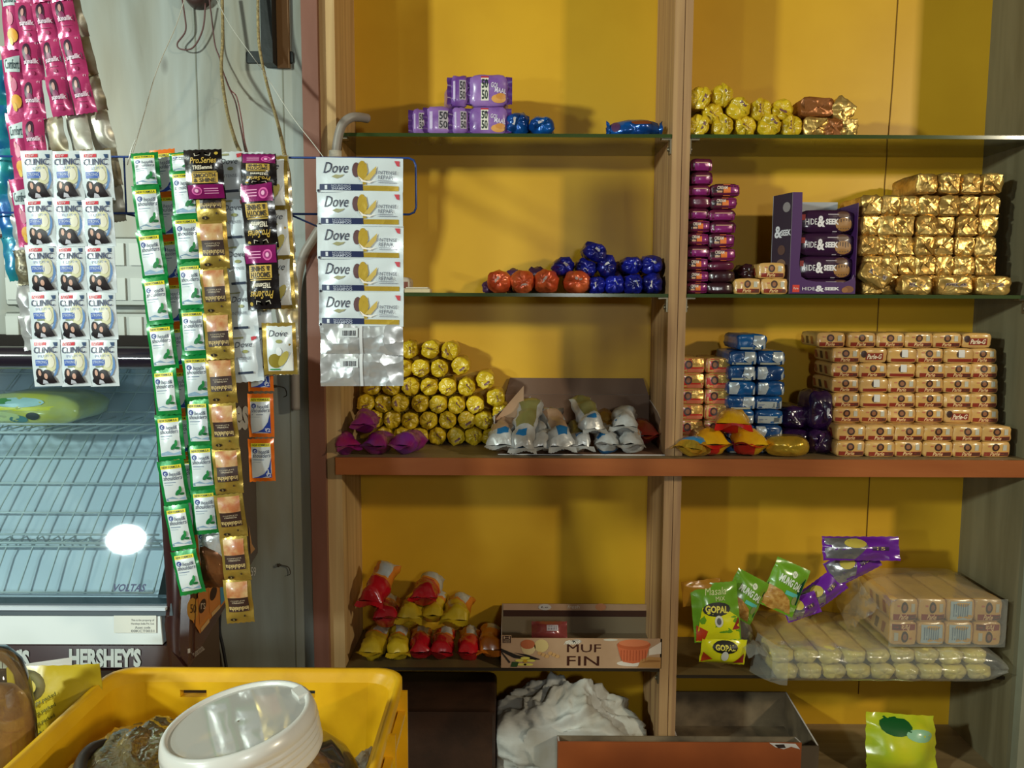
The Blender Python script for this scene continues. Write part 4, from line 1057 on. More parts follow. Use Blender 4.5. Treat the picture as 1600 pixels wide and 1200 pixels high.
tag(ob('plastic_bag', mb), 'flat clouded plastic bag around two layers of pale yellow packs', 'plastic bag')
# bundle of small cream packs in plastic film on top of it
Yb = -.02; s = S(Yb); zt0 = zb2 + 55 * s + .004
W3 = 43.5 * s; H3 = 39 * s
B3 = [cream(W3 * .985, H3 * .98, .15, 520 + i, st_) for i, st_ in enumerate(('a', 'bar', 'a'))]
xs4 = [1414, 1458, 1502, 1546]
for j in range(2):
    for i, x in enumerate(xs4):
        k = ((1 if i in (1, 2) else 0) if j == 0 else (1 if i == 2 else 0))
        o = ob('cream_pack', B3[k], None, (P(x, 960, Yb).x, Yb, zt0 + .0006 + j * H3))
        if k == 0 and j == 0:
            o.rotation_euler = (0, PI, 0); o.location.z += H3 * .98
        tag(o, 'small cream pack in the film-wrapped bundle, %s from the left in the %s row' % (ORD[i], 'upper' if j else 'lower'), 'biscuit pack', 'cream packs in the film-wrapped bundle')
mb = MB(); xa, xb = P(1390, 960, Yb).x, P(1571, 960, Yb).x; zc0, zc1 = zt0 - .0006, zt0 + 2 * H3 + .002
def wrapf(u, v):
    a = 2 * PI * u; c, s_ = math.cos(a), math.sin(a); q = (abs(c) ** 8 + abs(s_) ** 8) ** -.125
    x = (xa + xb) / 2 + (xb - xa) / 2 * 1.01 * c * q; y = -.023 + .178 * v
    z = (zc0 + zc1) / 2 + (zc1 - zc0) / 2 * s_ * q
    n_ = .003 * abs(noise.noise(Vector((u * 14, v * 7, 2))))
    return (x + n_ * c, y, max(z + n_ * s_, zc0))
mb.grid(wrapf, 44, 12, M_pf)
mb.grid(lambda u, v: (xa - .001 + (xb - xa + .002) * u, -.0235 - .004 * abs(noise.noise(Vector((u * 12, v * 6, 8)))), zc0 + (zc1 - zc0) * v), 20, 10, M_pf)
mb.grid(lambda u, v: (xa - .0015 - .055 * u * (1 - .5 * v) , .02 + .13 * v + .01 * u, zc0 + .004 + (zc1 - zc0 - .006) * (v * .4 + .6) * (1 - .85 * u) + .012 * noise.noise(Vector((u * 6, v * 8, 3)))), 12, 12, M_pf)
mb.grid(lambda u, v: (xb + .002 + .012 * u, -.0 + .1 * v, zc0 + .02 + .03 * v + .01 * noise.noise(Vector((u * 6, v * 9, 5)))), 5, 8, M_pf)
tag(ob('plastic_film', mb), 'crinkled clear film wrapped round the bundle of small cream packs', 'plastic wrap')

# hanging snack packs
M_gre = mat('leaf_green_wrap', (108, 160, 34), .25, 0, bump=.3, bscale=24, kind='foil', coat=.7); M_lem = mat('lemon_wrap', (224, 220, 24), .25, 0, bump=.3, bscale=24, kind='foil', coat=.7)
M_dg = mat('bottle_green_print', (10, 60, 40), .3, coat=.5); M_noo = mat('golden_snack_print', (206, 160, 84), .4, bump=.5, bscale=140, var=.3, vscale=120, c2=(170, 116, 44), coat=.5)
M_vio = mat('violet_wrap', (104, 34, 150), .25, 0, bump=.3, bscale=24, kind='foil', coat=.7); M_slv = mat('silver_foil', (178, 176, 180), .25, .8, bump=.6, bscale=34, kind='foil')
def strip3(label, cat, group=None): return empty('snack_strip', P(1100, 980, .03), label, cat, group)
def bag_part(mb, px, py, Y, par, tilt, yaw=0, pitch=0, name='snack_bag'):
    c = P(px, py, Y); o = ob(name, mb, None, c - par.location, (math.radians(pitch), math.radians(tilt), math.radians(yaw))); o.parent = par; return o
s = S(.02)
st1 = empty('snack_strip', P(1100, 985, .02), 'joined green and lemon snack packs hanging over the left end of the lower right shelf', 'snack packs')
def gopal(w, h, seed, half=False):
    mb, F = pouch(w, h, .014, M_gre if not half else M_lem, seed, wr=.0018, f=26, nx=18, nzz=18); D = Dz(mb, F, w, h)
    if not half:
        D.p([(-.47, -.48), (.47, -.48), (.46, -.1), (.1, .12), (-.3, .1)], M_lem, 1)
        D.d(.0, .06, .3, .12, (24, 22, 20), 3); D.t('GOPAL', -.25, .0, .25, .12, (224, 210, 80), 4, bold=.04, rot=-6)
        D.d(.02, -.14, .09, .1, (206, 206, 196), 4); D.d(.02, -.14, .05, .06, (90, 90, 90), 5)
        D.p([(-.47, -.47), (-.44, -.2), (-.22, -.3), (-.3, -.47)], (190, 60, 24), 3); D.p([(.3, -.3), (.47, -.1), (.48, -.3)], (150, 30, 30), 3)
        D.t('Masala', -.2, .3, .25, .42, (220, 226, 160), 3, sh=.2); D.t('MIX', .0, .2, .2, .27, (220, 226, 160), 3)
    else:
        D.d(0, .28, .28, .2, (24, 22, 20), 3); D.t('GOPAL', -.22, .2, .22, .38, (224, 210, 80), 4, bold=.04); D.d(.0, -.02, .08, .2, (206, 206, 196), 4)
        D.p([(-.47, -.45), (-.45, 0), (-.25, -.2)], (190, 60, 24), 3); D.p([(.2, -.3), (.45, 0), (.47, -.4)], (150, 30, 30), 3)
    return mb
bag_part(gopal(74 * s, 92 * s, 600), 1118, 956, .0, st1, -4, pitch=-12)
bag_part(gopal(72 * s, 44 * s, 601, True), 1130, 1018, -.008, st1, 3, pitch=10)
mb, F = pouch(62 * s, 42 * s, .008, mat('amber_wrap', (176, 120, 30), .25, .1, bump=.4, bscale=30, kind='foil', coat=.6), 602, wr=.002)
bag_part(mb, 1096, 926, .012, st1, -6)['label'] = 'amber back of a folded pack'
st2 = empty('snack_strip', P(1195, 925, .04), 'joined bright green packs printed with golden fried lentils leaning on the plastic bag', 'snack packs')
def mung(w, h, seed):
    mb, F = pouch(w, h, .013, M_gre, seed, wr=.0018, f=26, nx=18, nzz=18); D = Dz(mb, F, w, h)
    D.p([(-.47, -.3), (.47, -.34), (.46, .3), (.05, .34), (-.2, .12), (-.47, .0)], M_dg, 1)
    D.d(-.18, -.3, .32, .2, M_noo, 2, 20); D.p([(-.47, -.46), (.4, -.46), (.2, -.2), (-.1, -.08), (-.47, -.05)], M_noo, 2)
    D.t('MUNG DAL', -.28, .04, .42, .2, (226, 236, 220), 4, bold=.04, rot=-8); D.d(.08, .3, .07, .07, (220, 226, 200), 4); D.t('N', .05, .27, .11, .33, (40, 90, 60), 5)
    D.r(-.0, -.12, .4, -.04, (90, 190, 180), 3, 3, 1); D.d(.34, -.18, .08, .09, (140, 150, 90), 3)
    return mb
bag_part(mung(58 * s, 74 * s, 610), 1163, 932, .03, st2, 28, pitch=-10)
bag_part(mung(60 * s, 82 * s, 611), 1226, 917, .04, st2, 24, pitch=-10)
st3 = empty('snack_strip', P(1300, 900, .06), 'joined violet and silver snack packs running up over the film-wrapped bundle', 'snack packs')
def viol(w, h, seed):
    mb, F = pouch(w, h, .02, M_vio, seed, wr=.002, f=26, nx=18, nzz=16, px=1.8, pz=1.8); D = Dz(mb, F, w, h)
    D.p([(-.47, -.4), (-.47, .42), (-.05, .44), (.05, .1), (-.1, -.44)], M_slv, 1); D.d(-.1, .2, .14, .2, (190, 170, 70), 2); D.r(.1, -.1, .34, .06, (60, 30, 80), 2); D.t('15', .16, -.08, .28, .04, (220, 200, 120), 3)
    return mb
s = S(.06)
bag_part(viol(122 * s, 38 * s, 620), 1345, 857, .05, st3, 0, pitch=-20)
bag_part(viol(82 * s, 44 * s, 621), 1332, 882, .07, st3, -28, pitch=-10)
bag_part(viol(74 * s, 40 * s, 622), 1284, 924, .07, st3, -38, pitch=-10)
bag_part(viol(56 * s, 36 * s, 623), 1252, 948, .05, st3, -20, pitch=-10)

# ------------------------------------------------------------------ bottom compartment
zF = .53
# dark brown box with rounded corners
Y = -.02; s = S(Y); x0, x1 = P(560, 1150, Y).x, P(774, 1150, Y).x; zt = P(700, 1108, Y).z
mb = MB(); mb.bbox(-(x1 - x0) / 2, 0, 0, (x1 - x0) / 2, .16, zt - zF, .012, mat('dark_brown_leatherette', (66, 42, 28), .5, var=.25, vscale=14, bump=.2, bscale=60))
tag(ob('dark_box', mb, None, ((x0 + x1) / 2, Y, zF + .0004)), 'dark brown box with rounded corners standing left of the white bag', 'box')
def crumple(name, cx, cy, rx, rz, Y, ry, m, seed, amp, label, cat, f=3.0, zmin=None, sub=(70, 46), xmin=-9, ymin=-9, ymax=9):
    c = P(cx, cy, Y); mb = MB()
    def fn(u, v):
        a = 2 * PI * u; b = PI * (v - .5)
        d = Vector((math.cos(a) * math.cos(b), math.sin(a) * math.cos(b), math.sin(b)))
        q = d * f + Vector((seed, seed, seed))
        w = Vector((noise.noise(q * .7), noise.noise(q * .7 + Vector((9, 0, 0))), noise.noise(q * .7 + Vector((0, 9, 0))))) * .9
        n_ = 0; A = 1
        for k in range(4):
            n_ += A * (.5 - abs(noise.noise((q + w) * (1.9 ** k)))) ; A *= .52
        g = 1 + amp * (n_ - .6)
        p = Vector((d.x * rx * g, d.y * ry * g, d.z * rz * g))
        z = c.z + p.z
        return (max(p.x, xmin - c.x), min(max(p.y, ymin - Y), ymax - Y), (max(z, zmin) if zmin else z) - (zmin or c.z))
    mb.grid(fn, sub[0], sub[1], m, True)
    return tag(ob(name, mb, None, (c.x, Y, zmin or c.z)), label, cat)
s = S(.03)
crumple('white_bag', 880, 1160, 122 * s, 98 * s, .05, .1, mat('white_woven_bag', (206, 208, 204), .55, bump=.3, bscale=45, var=.12, vscale=12, c2=(176, 170, 156)), 3, .6, 'crumpled white plastic bag stuffed under the lower left shelf', 'bag', 1.15, zF + .0005, (120, 80), P(775, 1150, -.02).x + .001, -.022, BACK - .002)
# grey carton, open
def openbox(name, x0, x1, y0, y1, zb_, hf, hb, m, mi, label, cat, t=.003):
    e = empty(name, ((x0 + x1) / 2, y0, zb_), label, cat); w = (x1 - x0) / 2; d = y1 - y0
    mb = MB(); mb.box(-w, 0, 0, w, t, hf, m); ob('front_panel', mb, e)
    mb = MB(); mb.box(-w, d - t, 0, w, d, hb, mi); ob('back_panel', mb, e)
    for sx in (-1, 1):
        mb = MB(); X = sx * w; X2 = sx * (w - t); pr = [(t, 0), (d - t, 0), (d - t, hb), (t, hf)]
        n0 = mb.add([(X, a, b) for a, b in pr] + [(X2, a, b) for a, b in pr]); 
        mb.face(range(n0, n0 + 4), m, False); mb.face(range(n0 + 7, n0 + 3, -1), mi, False)
        for i in range(4): mb.face((n0 + i, n0 + (i + 1) % 4, n0 + 4 + (i + 1) % 4, n0 + 4 + i), M_tear, False)
        ob('side_panel', mb, e)
    mb = MB(); mb.box(-w + t, t, 0, w - t, d - t, t, mi); ob('bottom', mb, e)
    return e
M_gc = mat('grey_carton', (122, 106, 84), .7, var=.2, vscale=9); M_gci = mat('grey_brown_inner', (136, 118, 92), .75, var=.3, vscale=14, c2=(84, 72, 56))
Yg = -.0
e = openbox('open_carton', XM1 + .003, P(1280, 1165, -.02).x, -.02, .17, zF + .0004, P(1200, 1166, -.02).z - zF, P(1200, 1081, .17).z - zF, M_gc, M_gci, 'grey-brown open carton standing right of the middle post behind the orange one', 'cardboard box')
mb = MB()
w = e.location.x
for q in range(4):
    px = 1085 + q * 38; mb.box(P(px, 1130, .16).x - w, .1855, P(px, 1152, .16).z - e.location.z, P(px + 24, 1130, .16).x - w, .1865, P(px, 1146, .16).z - e.location.z, mat('faded_print', (70, 60, 50), .8))
ob('faded_print', mb, e)
x0, x1 = P(872, 1180, -.06).x, P(1252, 1180, -.06).x
M_ob = mat('orange_brown_cardboard', (176, 92, 40), .65, var=.12, vscale=6, c2=(150, 76, 32))
e = openbox('orange_carton', x0, x1, -.06, -.026, zF - .03, P(1000, 1160, -.06).z - zF + .03, P(1000, 1160, -.06).z - zF + .024, M_ob, M_gci, 'orange-brown cardboard carton standing in front of the white bag with a torn corner', 'cardboard box')
mb = MB(); hh = P(1000, 1160, -.06).z - zF + .03; W_ = (x1 - x0) / 2
mb.poly([(W_ - .062, -.0006, hh + .0005), (W_ - .012, -.0006, hh - .001), (W_ - .003, -.0006, hh - .012), (W_ - .02, -.0006, hh - .007), (W_ - .034, -.0006, hh - .012), (W_ - .05, -.0006, hh - .008)], M_tear)
mb.poly([(W_ - .052, -.0009, hh - .003), (W_ - .034, -.0009, hh - .002), (W_ - .03, -.0009, hh - .009), (W_ - .044, -.0009, hh - .010)], M_dark)
ob('torn_corner', mb, e)['label'] = 'pale torn paper edge'
mb = MB(); mb.box(P(700, 0, 0).x, -.24, .48, XR + .04, 0, zF - .0305, M_ctop); tag(ob('low_ledge', mb), 'dull brown low ledge carrying the orange-brown carton', 'ledge')
# green snack bag at the bottom right
s = S(-.04)
mb, F = pouch(118 * s, 100 * s, .03, mat('bright_green_yellow_wrap', (176, 200, 40), .25, 0, bump=.4, bscale=20, kind='foil', coat=.7, var=.5, vscale=14, c2=(214, 210, 40)), 650, wr=.004, f=20)
D = Dz(mb, F, 118 * s, 100 * s); D.d(-.12, .32, .22, .16, mat('deep_green_print', (20, 90, 40), .3, coat=.5), 1); D.d(.2, .2, .2, .1, mat('pale_green_print', (150, 200, 160), .3, coat=.5), 1)
zt = P(1420, 1164, -.04).z
tag(ob('snack_bag', mb, None, (P(1422, 1200, -.04).x, -.0, zF + 50 * s * .98), (math.radians(-18), math.radians(4), 0)), 'bright green and yellow snack bag at the bottom right corner', 'snack bag')
# ------------------------------------------------------------------ blue wire hanger
M_bwire = mat('blue_coated_wire', (40, 70, 140), .35, .2)
YW = -.553
mb = MB()
zt_, zb_ = P(400, 246, YW).z, P(400, 334, YW).z; xe = P(650, 300, YW).x; xl_ = P(-60, 300, YW).x
rc = .008
loop = [(xl_, YW, zt_), (xe - rc, YW, zt_), (xe - rc * .3, YW, zt_ - rc * .3), (xe, YW, zt_ - rc), (xe, YW, zb_ + rc), (xe - rc * .3, YW, zb_ + rc * .3), (xe - rc, YW, zb_), (xl_, YW, zb_)]
mb.tube(loop, .0013, M_bwire, 8)
for px in (450, 196, -40): X = P(px, 300, YW).x; mb.tube([(X, YW, zt_), (X, YW, zb_)], .0011, M_bwire, 8)
for px in (450, 192): 
    X = P(px, 300, YW).x
    mb.tube([(X, YW, zb_), (X - .01, -.3, zb_ + .002), (X - .02, -.0, zb_ + .004)], .0013, M_bwire, 8)
tag(ob('wire_hanger', mb), 'long blue wire loop hanger carrying the sachet sheets', 'wire hanger')

# ------------------------------------------------------------------ sachets
s = S(-.57)
M_wf = mat('white_sachet_foil', (214, 222, 226), .3, .1, bump=.22, bscale=30, coat=.5)
M_gf = mat('green_sachet_foil', (12, 132, 58), .28, .15, bump=.3, bscale=34, coat=.5)
M_of = mat('orange_sachet_foil', (232, 112, 26), .28, .15, bump=.3, bscale=34, coat=.5)
M_au = mat('gold_sachet_foil', (178, 148, 66), .28, .6, bump=.35, bscale=34, coat=.3)
M_bk = mat('black_sachet_foil', (24, 18, 18), .22, .1, bump=.35, bscale=34, coat=.7)
M_pkf = mat('pink_sachet_foil', (188, 58, 112), .24, .2, bump=.4, bscale=30, coat=.7)
M_chr = mat('chrome_foil', (206, 206, 206), .3, .6, bump=1.0, bscale=34, kind='foil')
M_inn = mat('white_panel_foil', (222, 228, 230), .28, .1, bump=.25, bscale=34, coat=.5)
HAIR = (30, 20, 24); SKIN = (206, 160, 140)
def clinic(w, h, seed):
    mb, F = pouch(w, h, .0042, M_wf, seed, wr=.0005, nx=8, nzz=10, f=60, zig=False); D = Dz(mb, F, w, h)
    D.r(-.36, .36, .06, .43, (200, 44, 62), 1, 3, 1); D.t('NEW', -.3, .37, -.05, .42, (235, 220, 225), 2); D.p([(.28, .42), (.42, .42), (.42, .34), (.34, .34)], (50, 74, 110), 1)
    D.t('CLINIC', -.38, .20, .40, .335, (66, 74, 106), 2, bold=.015); D.t('PLUS+', -.22, .115, .28, .17, (150, 164, 196), 2, bold=.01)
    D.d(.18, .02, .21, .21, (216, 214, 176), 1); D.d(.19, .02, .12, .13, (232, 228, 208), 2)
    D.p([(.36, .16), (.42, .04), (.42, -.1), (.34, -.25), (.22, -.32), (.33, -.16), (.36, -.02)], (108, 150, 206), 2)
    D.r(-.32, -.06, .12, .07, (36, 82, 168), 2, 3, 1); D.t('STRONG', -.28, -.01, .08, .045, (210, 222, 240), 3); D.r(-.2, -.1, .06, -.065, (120, 130, 90), 2, 1, 1)
    D.d(-.22, -.24, .13, .13, HAIR, 3); D.d(-.20, -.37, .15, .10, HAIR, 3); D.d(-.19, -.21, .055, .065, SKIN, 4)
    D.d(.06, -.27, .17, .13, HAIR, 5); D.p([(-.04, -.3), (.2, -.2), (.34, -.42), (.16, -.44), (-.08, -.42)], HAIR, 5); D.d(.02, -.28, .065, .06, SKIN, 6, rot=30); D.d(-.33, -.38, .05, .04, (20, 20, 30), 4); D.p([(-.16, -.44), (-.1, -.35), (.02, -.38), (.05, -.44)], (200, 200, 210), 6)
    return mb
def hs_(w, h, seed, frame, lower, clip=None):
    mb, F = pouch(w, h, .0045, frame, seed, wr=.0009, nx=10, nzz=12, f=50); D = Dz(mb, F, w, h)
    D.r(-.38, -.40, .38, .40, M_inn, 0, 7, 8); D.r(-.38, .32, .38, .40, (232, 216, 30), 1, 6, 1); D.t('NEW FORMULA', -.33, .335, .33, .385, (40, 60, 40), 2, bold=.01)
    D.d(-.23, .225, .10, .055, (40, 60, 140), 1); D.d(-.22, .22, .055, .03, (210, 220, 235), 2); D.d(-.20, .22, .03, .016, (40, 60, 140), 3)
    D.t('head&', -.08, .17, .34, .25, (48, 58, 90), 2, sh=.2); D.t('shoulders', -.32, .08, .37, .17, (48, 58, 90), 2, sh=.2)
    D.r(-.32, .02, .12, .035, (90, 110, 140), 1, 2, 1); D.r(-.32, -.03, 0, -.02, (150, 170, 180), 1, 2, 1)
    if lower == 'mint':
        D.d(.14, -.2, .13, .05, (20, 120, 60), 3, rot=25); D.d(.24, -.13, .07, .05, (30, 140, 66), 4, rot=80); D.d(.27, -.24, .09, .03, (16, 104, 50), 5)
        D.p([(-.36, -.38), (.36, -.38), (.36, -.31), (.1, -.35), (-.1, -.29), (-.36, -.33)], (150, 180, 206), 2)
    else:
        D.p([(-.38, -.4), (.38, -.4), (.38, .06), (.3, -.14), (.1, -.3), (-.1, -.36)], (34, 66, 160), 2); D.t('₹2', .18, -.37, .36, -.28, (225, 225, 235), 3, bold=.02)
    return mb
def indu(w, h, seed):
    mb, F = pouch(w, h, .0042, M_au, seed, wr=.0009, nx=10, nzz=12, f=50); D = Dz(mb, F, w, h)
    D.r(-.38, .1, .38, .44, mat('tan_rust_print', (204, 170, 118), .35, bump=.3, bscale=40, coat=.4, var=.4, vscale=75, c2=(176, 104, 62)), 1, 6, 5)
    D.r(-.36, -.22, .38, .1, (52, 28, 20), 2, 5, 3); D.t('STRENGTH', -.2, -.03, .22, .0, (220, 200, 170), 3); D.t('COMPLETE', -.25, .02, .27, .045, (200, 180, 150), 3)
    D.fl = -1; D.t('indulekha', -.36, .10, .34, .2, (196, 168, 110), 3, bold=.02); D.fl = 1
    D.d(-.22, -.4, .12, .035, (36, 22, 16), 2); D.d(.2, -.32, .03, .025, (60, 40, 20), 2); D.t('2', -.25, -.42, -.18, -.38, (190, 170, 110), 3)
    return mb
def tres(w, h, seed, flip):
    mb, F = pouch(w, h, .0042, M_bk, seed, wr=.0011, nx=12, nzz=14, f=46); D = Dz(mb, F, w, h, flip)
    D.r(-.47, -.47, .47, -.20, mat('magenta_band', (134, 22, 96), .22, .2, bump=.4, bscale=34, coat=.7), 1, 7, 3)
    D.t('Pro.Series', -.32, .22, .36, .34, (196, 160, 60), 2, bold=.015, sh=.25); D.t('TRESemmé', -.28, .10, .24, .18, (226, 214, 190), 2, bold=.02)
    D.r(-.3, .045, .34, .06, (196, 160, 60), 2, 3, 1); D.r(-.32, -.17, .36, .03, (196, 160, 60), 2, 5, 2); D.t('SMOOTH', -.27, -.065, .31, .02, (30, 20, 16), 4, bold=.02); D.t('& SHINE', -.27, -.155, .31, -.075, (30, 20, 16), 4, bold=.02)
    D.d(-.22, -.32, .14, .085, (214, 90, 160), 2); D.d(-.22, -.32, .1, .06, (150, 30, 110), 3); D.d(-.22, -.32, .05, .035, (230, 170, 200), 4)
    for q in range(3): D.r(-.03, -.29 - q * .045, .34, -.275 - q * .045, (224, 150, 190), 2, 2, 1)
    for q in (-1, 1):
        D.p([(q * .04, .44), (q * .055, .44), (q * .075, .38), (q * .2, .36), (q * .22, .42), (q * .2, .42), (q * .18, .375), (q * .06, .39)], (200, 190, 170), 2)
    D.d(.36, .41, .05, .03, (190, 160, 60), 2)
    return mb
def dovev(w, h, seed, gold):
    mb, F = pouch(w, h, .0045, M_au if gold else M_wf, seed, wr=.0009, nx=10, nzz=12, f=50); D = Dz(mb, F, w, h)
    if gold: D.r(-.36, -.42, .40, .44, M_inn, 0, 6, 6)
    D.t('Dove', -.28, .24, .28, .36, (58, 62, 74), 2, sh=.25); D.d(.02, .15, .1, .035, (150, 150, 90), 2)
    if gold:
        D.d(-.12, -.22, .22, .14, (140, 124, 40), 1); D.d(.12, -.18, .2, .09, (190, 176, 90), 2, rot=40); D.p([(.38, -.42), (.38, -.05), (.2, -.25), (.0, -.42)], (232, 232, 226), 3); D.r(-.3, -.4, .0, -.375, (40, 150, 80), 3, 3, 1)
        D.d(0, -.04, .09, .08, (232, 236, 238), 2)
    else:
        D.r(-.3, -.32, .2, -.27, (50, 60, 80), 2, 3, 1); D.t('INTENSE', -.3, -.02, .2, .04, (120, 124, 134), 2); D.p([(.26, .36), (.42, .4), (.42, .46), (.24, .44)], (196, 60, 70), 2)
        D.r(-.36, .42, .0, .46, (150, 150, 110), 2, 3, 1)
    return mb
def doveh(w, h, seed):
    mb, F = pouch(w, h, .0040, M_wf, seed, wr=.0006, nx=18, nzz=10, f=45, zig=False, pz=2.5); D = Dz(mb, F, w, h)
    D.t('Dove', -.40, .04, -.12, .36, (44, 48, 70), 2, sh=.25); D.p([(-.32, -.06), (-.27, -.0), (-.22, -.02), (-.17, .0), (-.2, -.07), (-.26, -.12)], (150, 146, 104), 2)
    D.r(-.46, -.44, .04, -.27, (34, 44, 84), 2, 6, 1); D.t('NOURISHING', -.32, -.355, -.1, -.29, (190, 196, 214), 3); D.t('SHAMPOO', -.32, -.435, -.1, -.36, (190, 196, 214), 3, bold=.02); D.t('1', -.40, -.42, -.37, -.3, (210, 214, 224), 3, bold=.04)
    mgf = mat('gold_print_foil', (204, 170, 66), .25, .3, bump=.6, bscale=36, kind='foil')
    D.r(.04, -.44, .45, -.30, mgf, 1, 6, 1)
    D.d(-.035, .14, .045, .22, (92, 60, 62), 1); D.d(.03, .12, .05, .30, mgf, 2, rot=0); D.p([(.0, -.1), (.04, .22), (.08, .36), (.1, .1), (.07, -.18)], mgf, 3); D.p([(.05, -.15), (.12, .05), (.2, .26), (.19, .05), (.12, -.16)], (196, 168, 84), 4); D.r(.04, -.28, .08, .0, mgf, 2, 1, 2)
    D.p([(-.01, -.04), (.03, -.2), (.12, -.24), (.2, -.14), (.12, -.19), (.05, -.16)], (236, 228, 220), 5)
    D.t('INTENSE', .22, .02, .43, .12, (96, 100, 116), 5); D.t('REPAIR', .22, -.12, .39, -.01, (96, 100, 116), 5); D.r(.22, -.17, .38, -.15, (150, 154, 164), 2, 2, 1); D.r(.22, -.22, .43, -.2, (150, 154, 164), 2, 2, 1)
    D.p([(.4, .42), (.46, .42), (.46, .26), (.43, .28)], (196, 64, 76), 2)
    D.d(-.475, -.46, .014, .04, (30, 30, 50), 3)
    return mb
def doveb(w, h, seed):
    mb, F = pouch(w, h, .0036, M_chr, seed, wr=.0016, nx=22, nzz=14, f=40, zig=False, pz=2.5, back=M_wf); D = Dz(mb, F, w, h)
    D.r(-.26, .08, -.04, .36, (206, 210, 212), 3, 4, 2)
    for q in range(9): D.r(-.22 + q * .018, .12, -.214 + q * .018 + (q % 3) * .003, .28, (70, 70, 76), 5, 1, 1)
    D.r(-.02, -.5, .015, .5, (206, 206, 208), 2, 1, 8)
    return mb
def sunsilk(w, h, seed):
    mb, F = pouch(w, h, .004, M_pkf, seed, wr=.0009, nx=8, nzz=10, f=50); D = Dz(mb, F, w, h)
    D.d(-.12, .2, .2, .22, (52, 22, 46), 1); D.p([(-.2, .36), (.0, .3), (.42, .02), (.42, -.12), (-.28, -.12), (-.32, .1)], (60, 24, 50), 1)
    D.d(-.1, .22, .075, .1, (196, 146, 140), 3); D.d(-.08, .02, .14, .12, (128, 26, 84), 2)
    D.t('sunsilk', -.3, -.10, .36, .02, (226, 208, 222), 4, bold=.03); D.r(-.2, -.22, .2, -.2, (150, 40, 90), 2, 2, 1); D.d(.05, -.32, .09, .05, (150, 30, 84), 2); D.t('₹1', .26, .38, .4, .44, (230, 190, 210), 2)
    return mb
def comfort(w, h, seed):
    mb, F = pouch(w, h, .004, M_pkf, seed, wr=.0009, nx=8, nzz=10, f=50); D = Dz(mb, F, w, h)
    D.p([(-.36, .3), (.4, .36), (.36, .12), (-.36, .12)], (190, 206, 206), 1); D.t('Comfort', -.3, .16, .34, .3, (30, 60, 70), 2, bold=.01)
    D.d(0, -.06, .16, .1, (206, 110, 140), 1); D.d(-.1, .03, .06, .05, (222, 150, 160), 2); D.d(.05, -.3, .26, .1, (224, 160, 40), 2); D.d(-.05, -.38, .1, .06, (230, 190, 80), 3)
    return mb
def plain(w, h, seed, m, wr=.002):
    mb, F = pouch(w, h, .004, m, seed, wr=wr, nx=12, nzz=14, f=44); return mb

def strip(name, label, cat, meshes, centers, Y, w=None, part='sachet', swing=.0, rots=None, group=None, first=1.0):
    """a run of joined sachets, one part each; centres as seen, all hanging in the plane Y"""
    t = P(centers[0][0], centers[0][1], Y)
    e = empty(name, t, label, cat, group)
    for i, c in enumerate(centers):
        a = centers[max(i - 1, 0)]; b = centers[min(i + 1, len(centers) - 1)]
        th = math.atan2(-(b[0] - a[0]), (b[1] - a[1])) if len(centers) > 1 else 0
        if rots: th = math.radians(rots[i])
        rnd = random.Random(i * 7 + len(centers))
        o = ob(part, meshes[i % len(meshes)], e, P(c[0], c[1], Y + swing * i + (rnd.uniform(-.001, .001))) - t, (math.radians(rnd.uniform(-4, 4)), th, math.radians(rnd.uniform(-7, 7))))
        if i == 0: o.scale = (1, 1, first)
    return e
s = S(-.57)
# sheet of 15 white sachets
w, h = 46.5 * s, 74 * s
cm = [clinic(w, h, i).mesh('sachet') for i in range(4)]
e = empty('sachet_sheet', P(110, 240, -.575), 'white sheet of fifteen shampoo sachets showing two dark-haired women', 'sachet sheet')
for j in range(5):
    for i in range(3):
        v = (j + .5) / 5; u = (i + .5) / 3
        xa = 36 + 17 * v; xb = 174 + 11 * v
        o = ob('sachet', cm[(i * 2 + j) % 4], e, P(xa + (xb - xa) * u, 238 + 365 * v, -.575) - e.location, (math.radians(random.Random(i + j * 3).uniform(-3, 3)), math.radians(-2.2), math.radians(random.Random(i * 5 + j).uniform(-4, 4))))
# green strips
w, h = 41 * s, 73 * s
gm = [hs_(w, h, 20 + i, M_gf, 'mint').mesh('sachet') for i in range(4)]
strip('sachet_strip', 'longest green and white sachet strip with yellow headers, hanging leftmost over the freezer glass', 'sachet strip', gm,
      [(228, 266), (232, 328), (238, 399), (246, 470), (254, 541), (260, 612), (266, 683), (272, 754), (281, 824), (294, 894)], -.582, first=.72)
strip('sachet_strip', 'green and white sachet strip hanging between the longest one and the gold strip', 'sachet strip', gm[::-1],
      [(286, 254), (289, 303), (294, 374), (299, 446), (303, 518), (308, 590), (311, 660), (316, 730), (321, 799)], -.578, first=.42)
om = [hs_(40 * s, 70 * s, 30 + i, M_of, 'blue').mesh('sachet') for i in range(2)]
strip('sachet_strip', 'orange bordered sachet strip mostly hidden between the two green strips', 'sachet strip', om,
      [(258, 270), (263, 338), (268, 406), (272, 474), (276, 542), (282, 610), (288, 678), (294, 746), (318, 858)][:8], -.566)
strip('sachet_strip', 'short orange and blue sachet piece peeking out under the second green strip', 'sachet strip', om[:1], [(326, 852)], -.566, rots=[-4])
strip('sachet_strip', 'orange bordered strip of blue and white sachets hanging lowest right, before the grey panel', 'sachet strip', om,
      [(407, 577), (408, 649), (409, 719)], -.566)
au = [indu(43 * s, 71 * s, 40 + i).mesh('sachet') for i in range(4)]
strip('sachet_strip', 'long gold sachet strip with brown labels, printed name upside down', 'sachet strip', au,
      [(329, 310), (333, 383), (337, 455), (342, 525), (346, 595), (350, 666), (356, 736), (361, 806), (368, 873), (373, 939)], -.598)
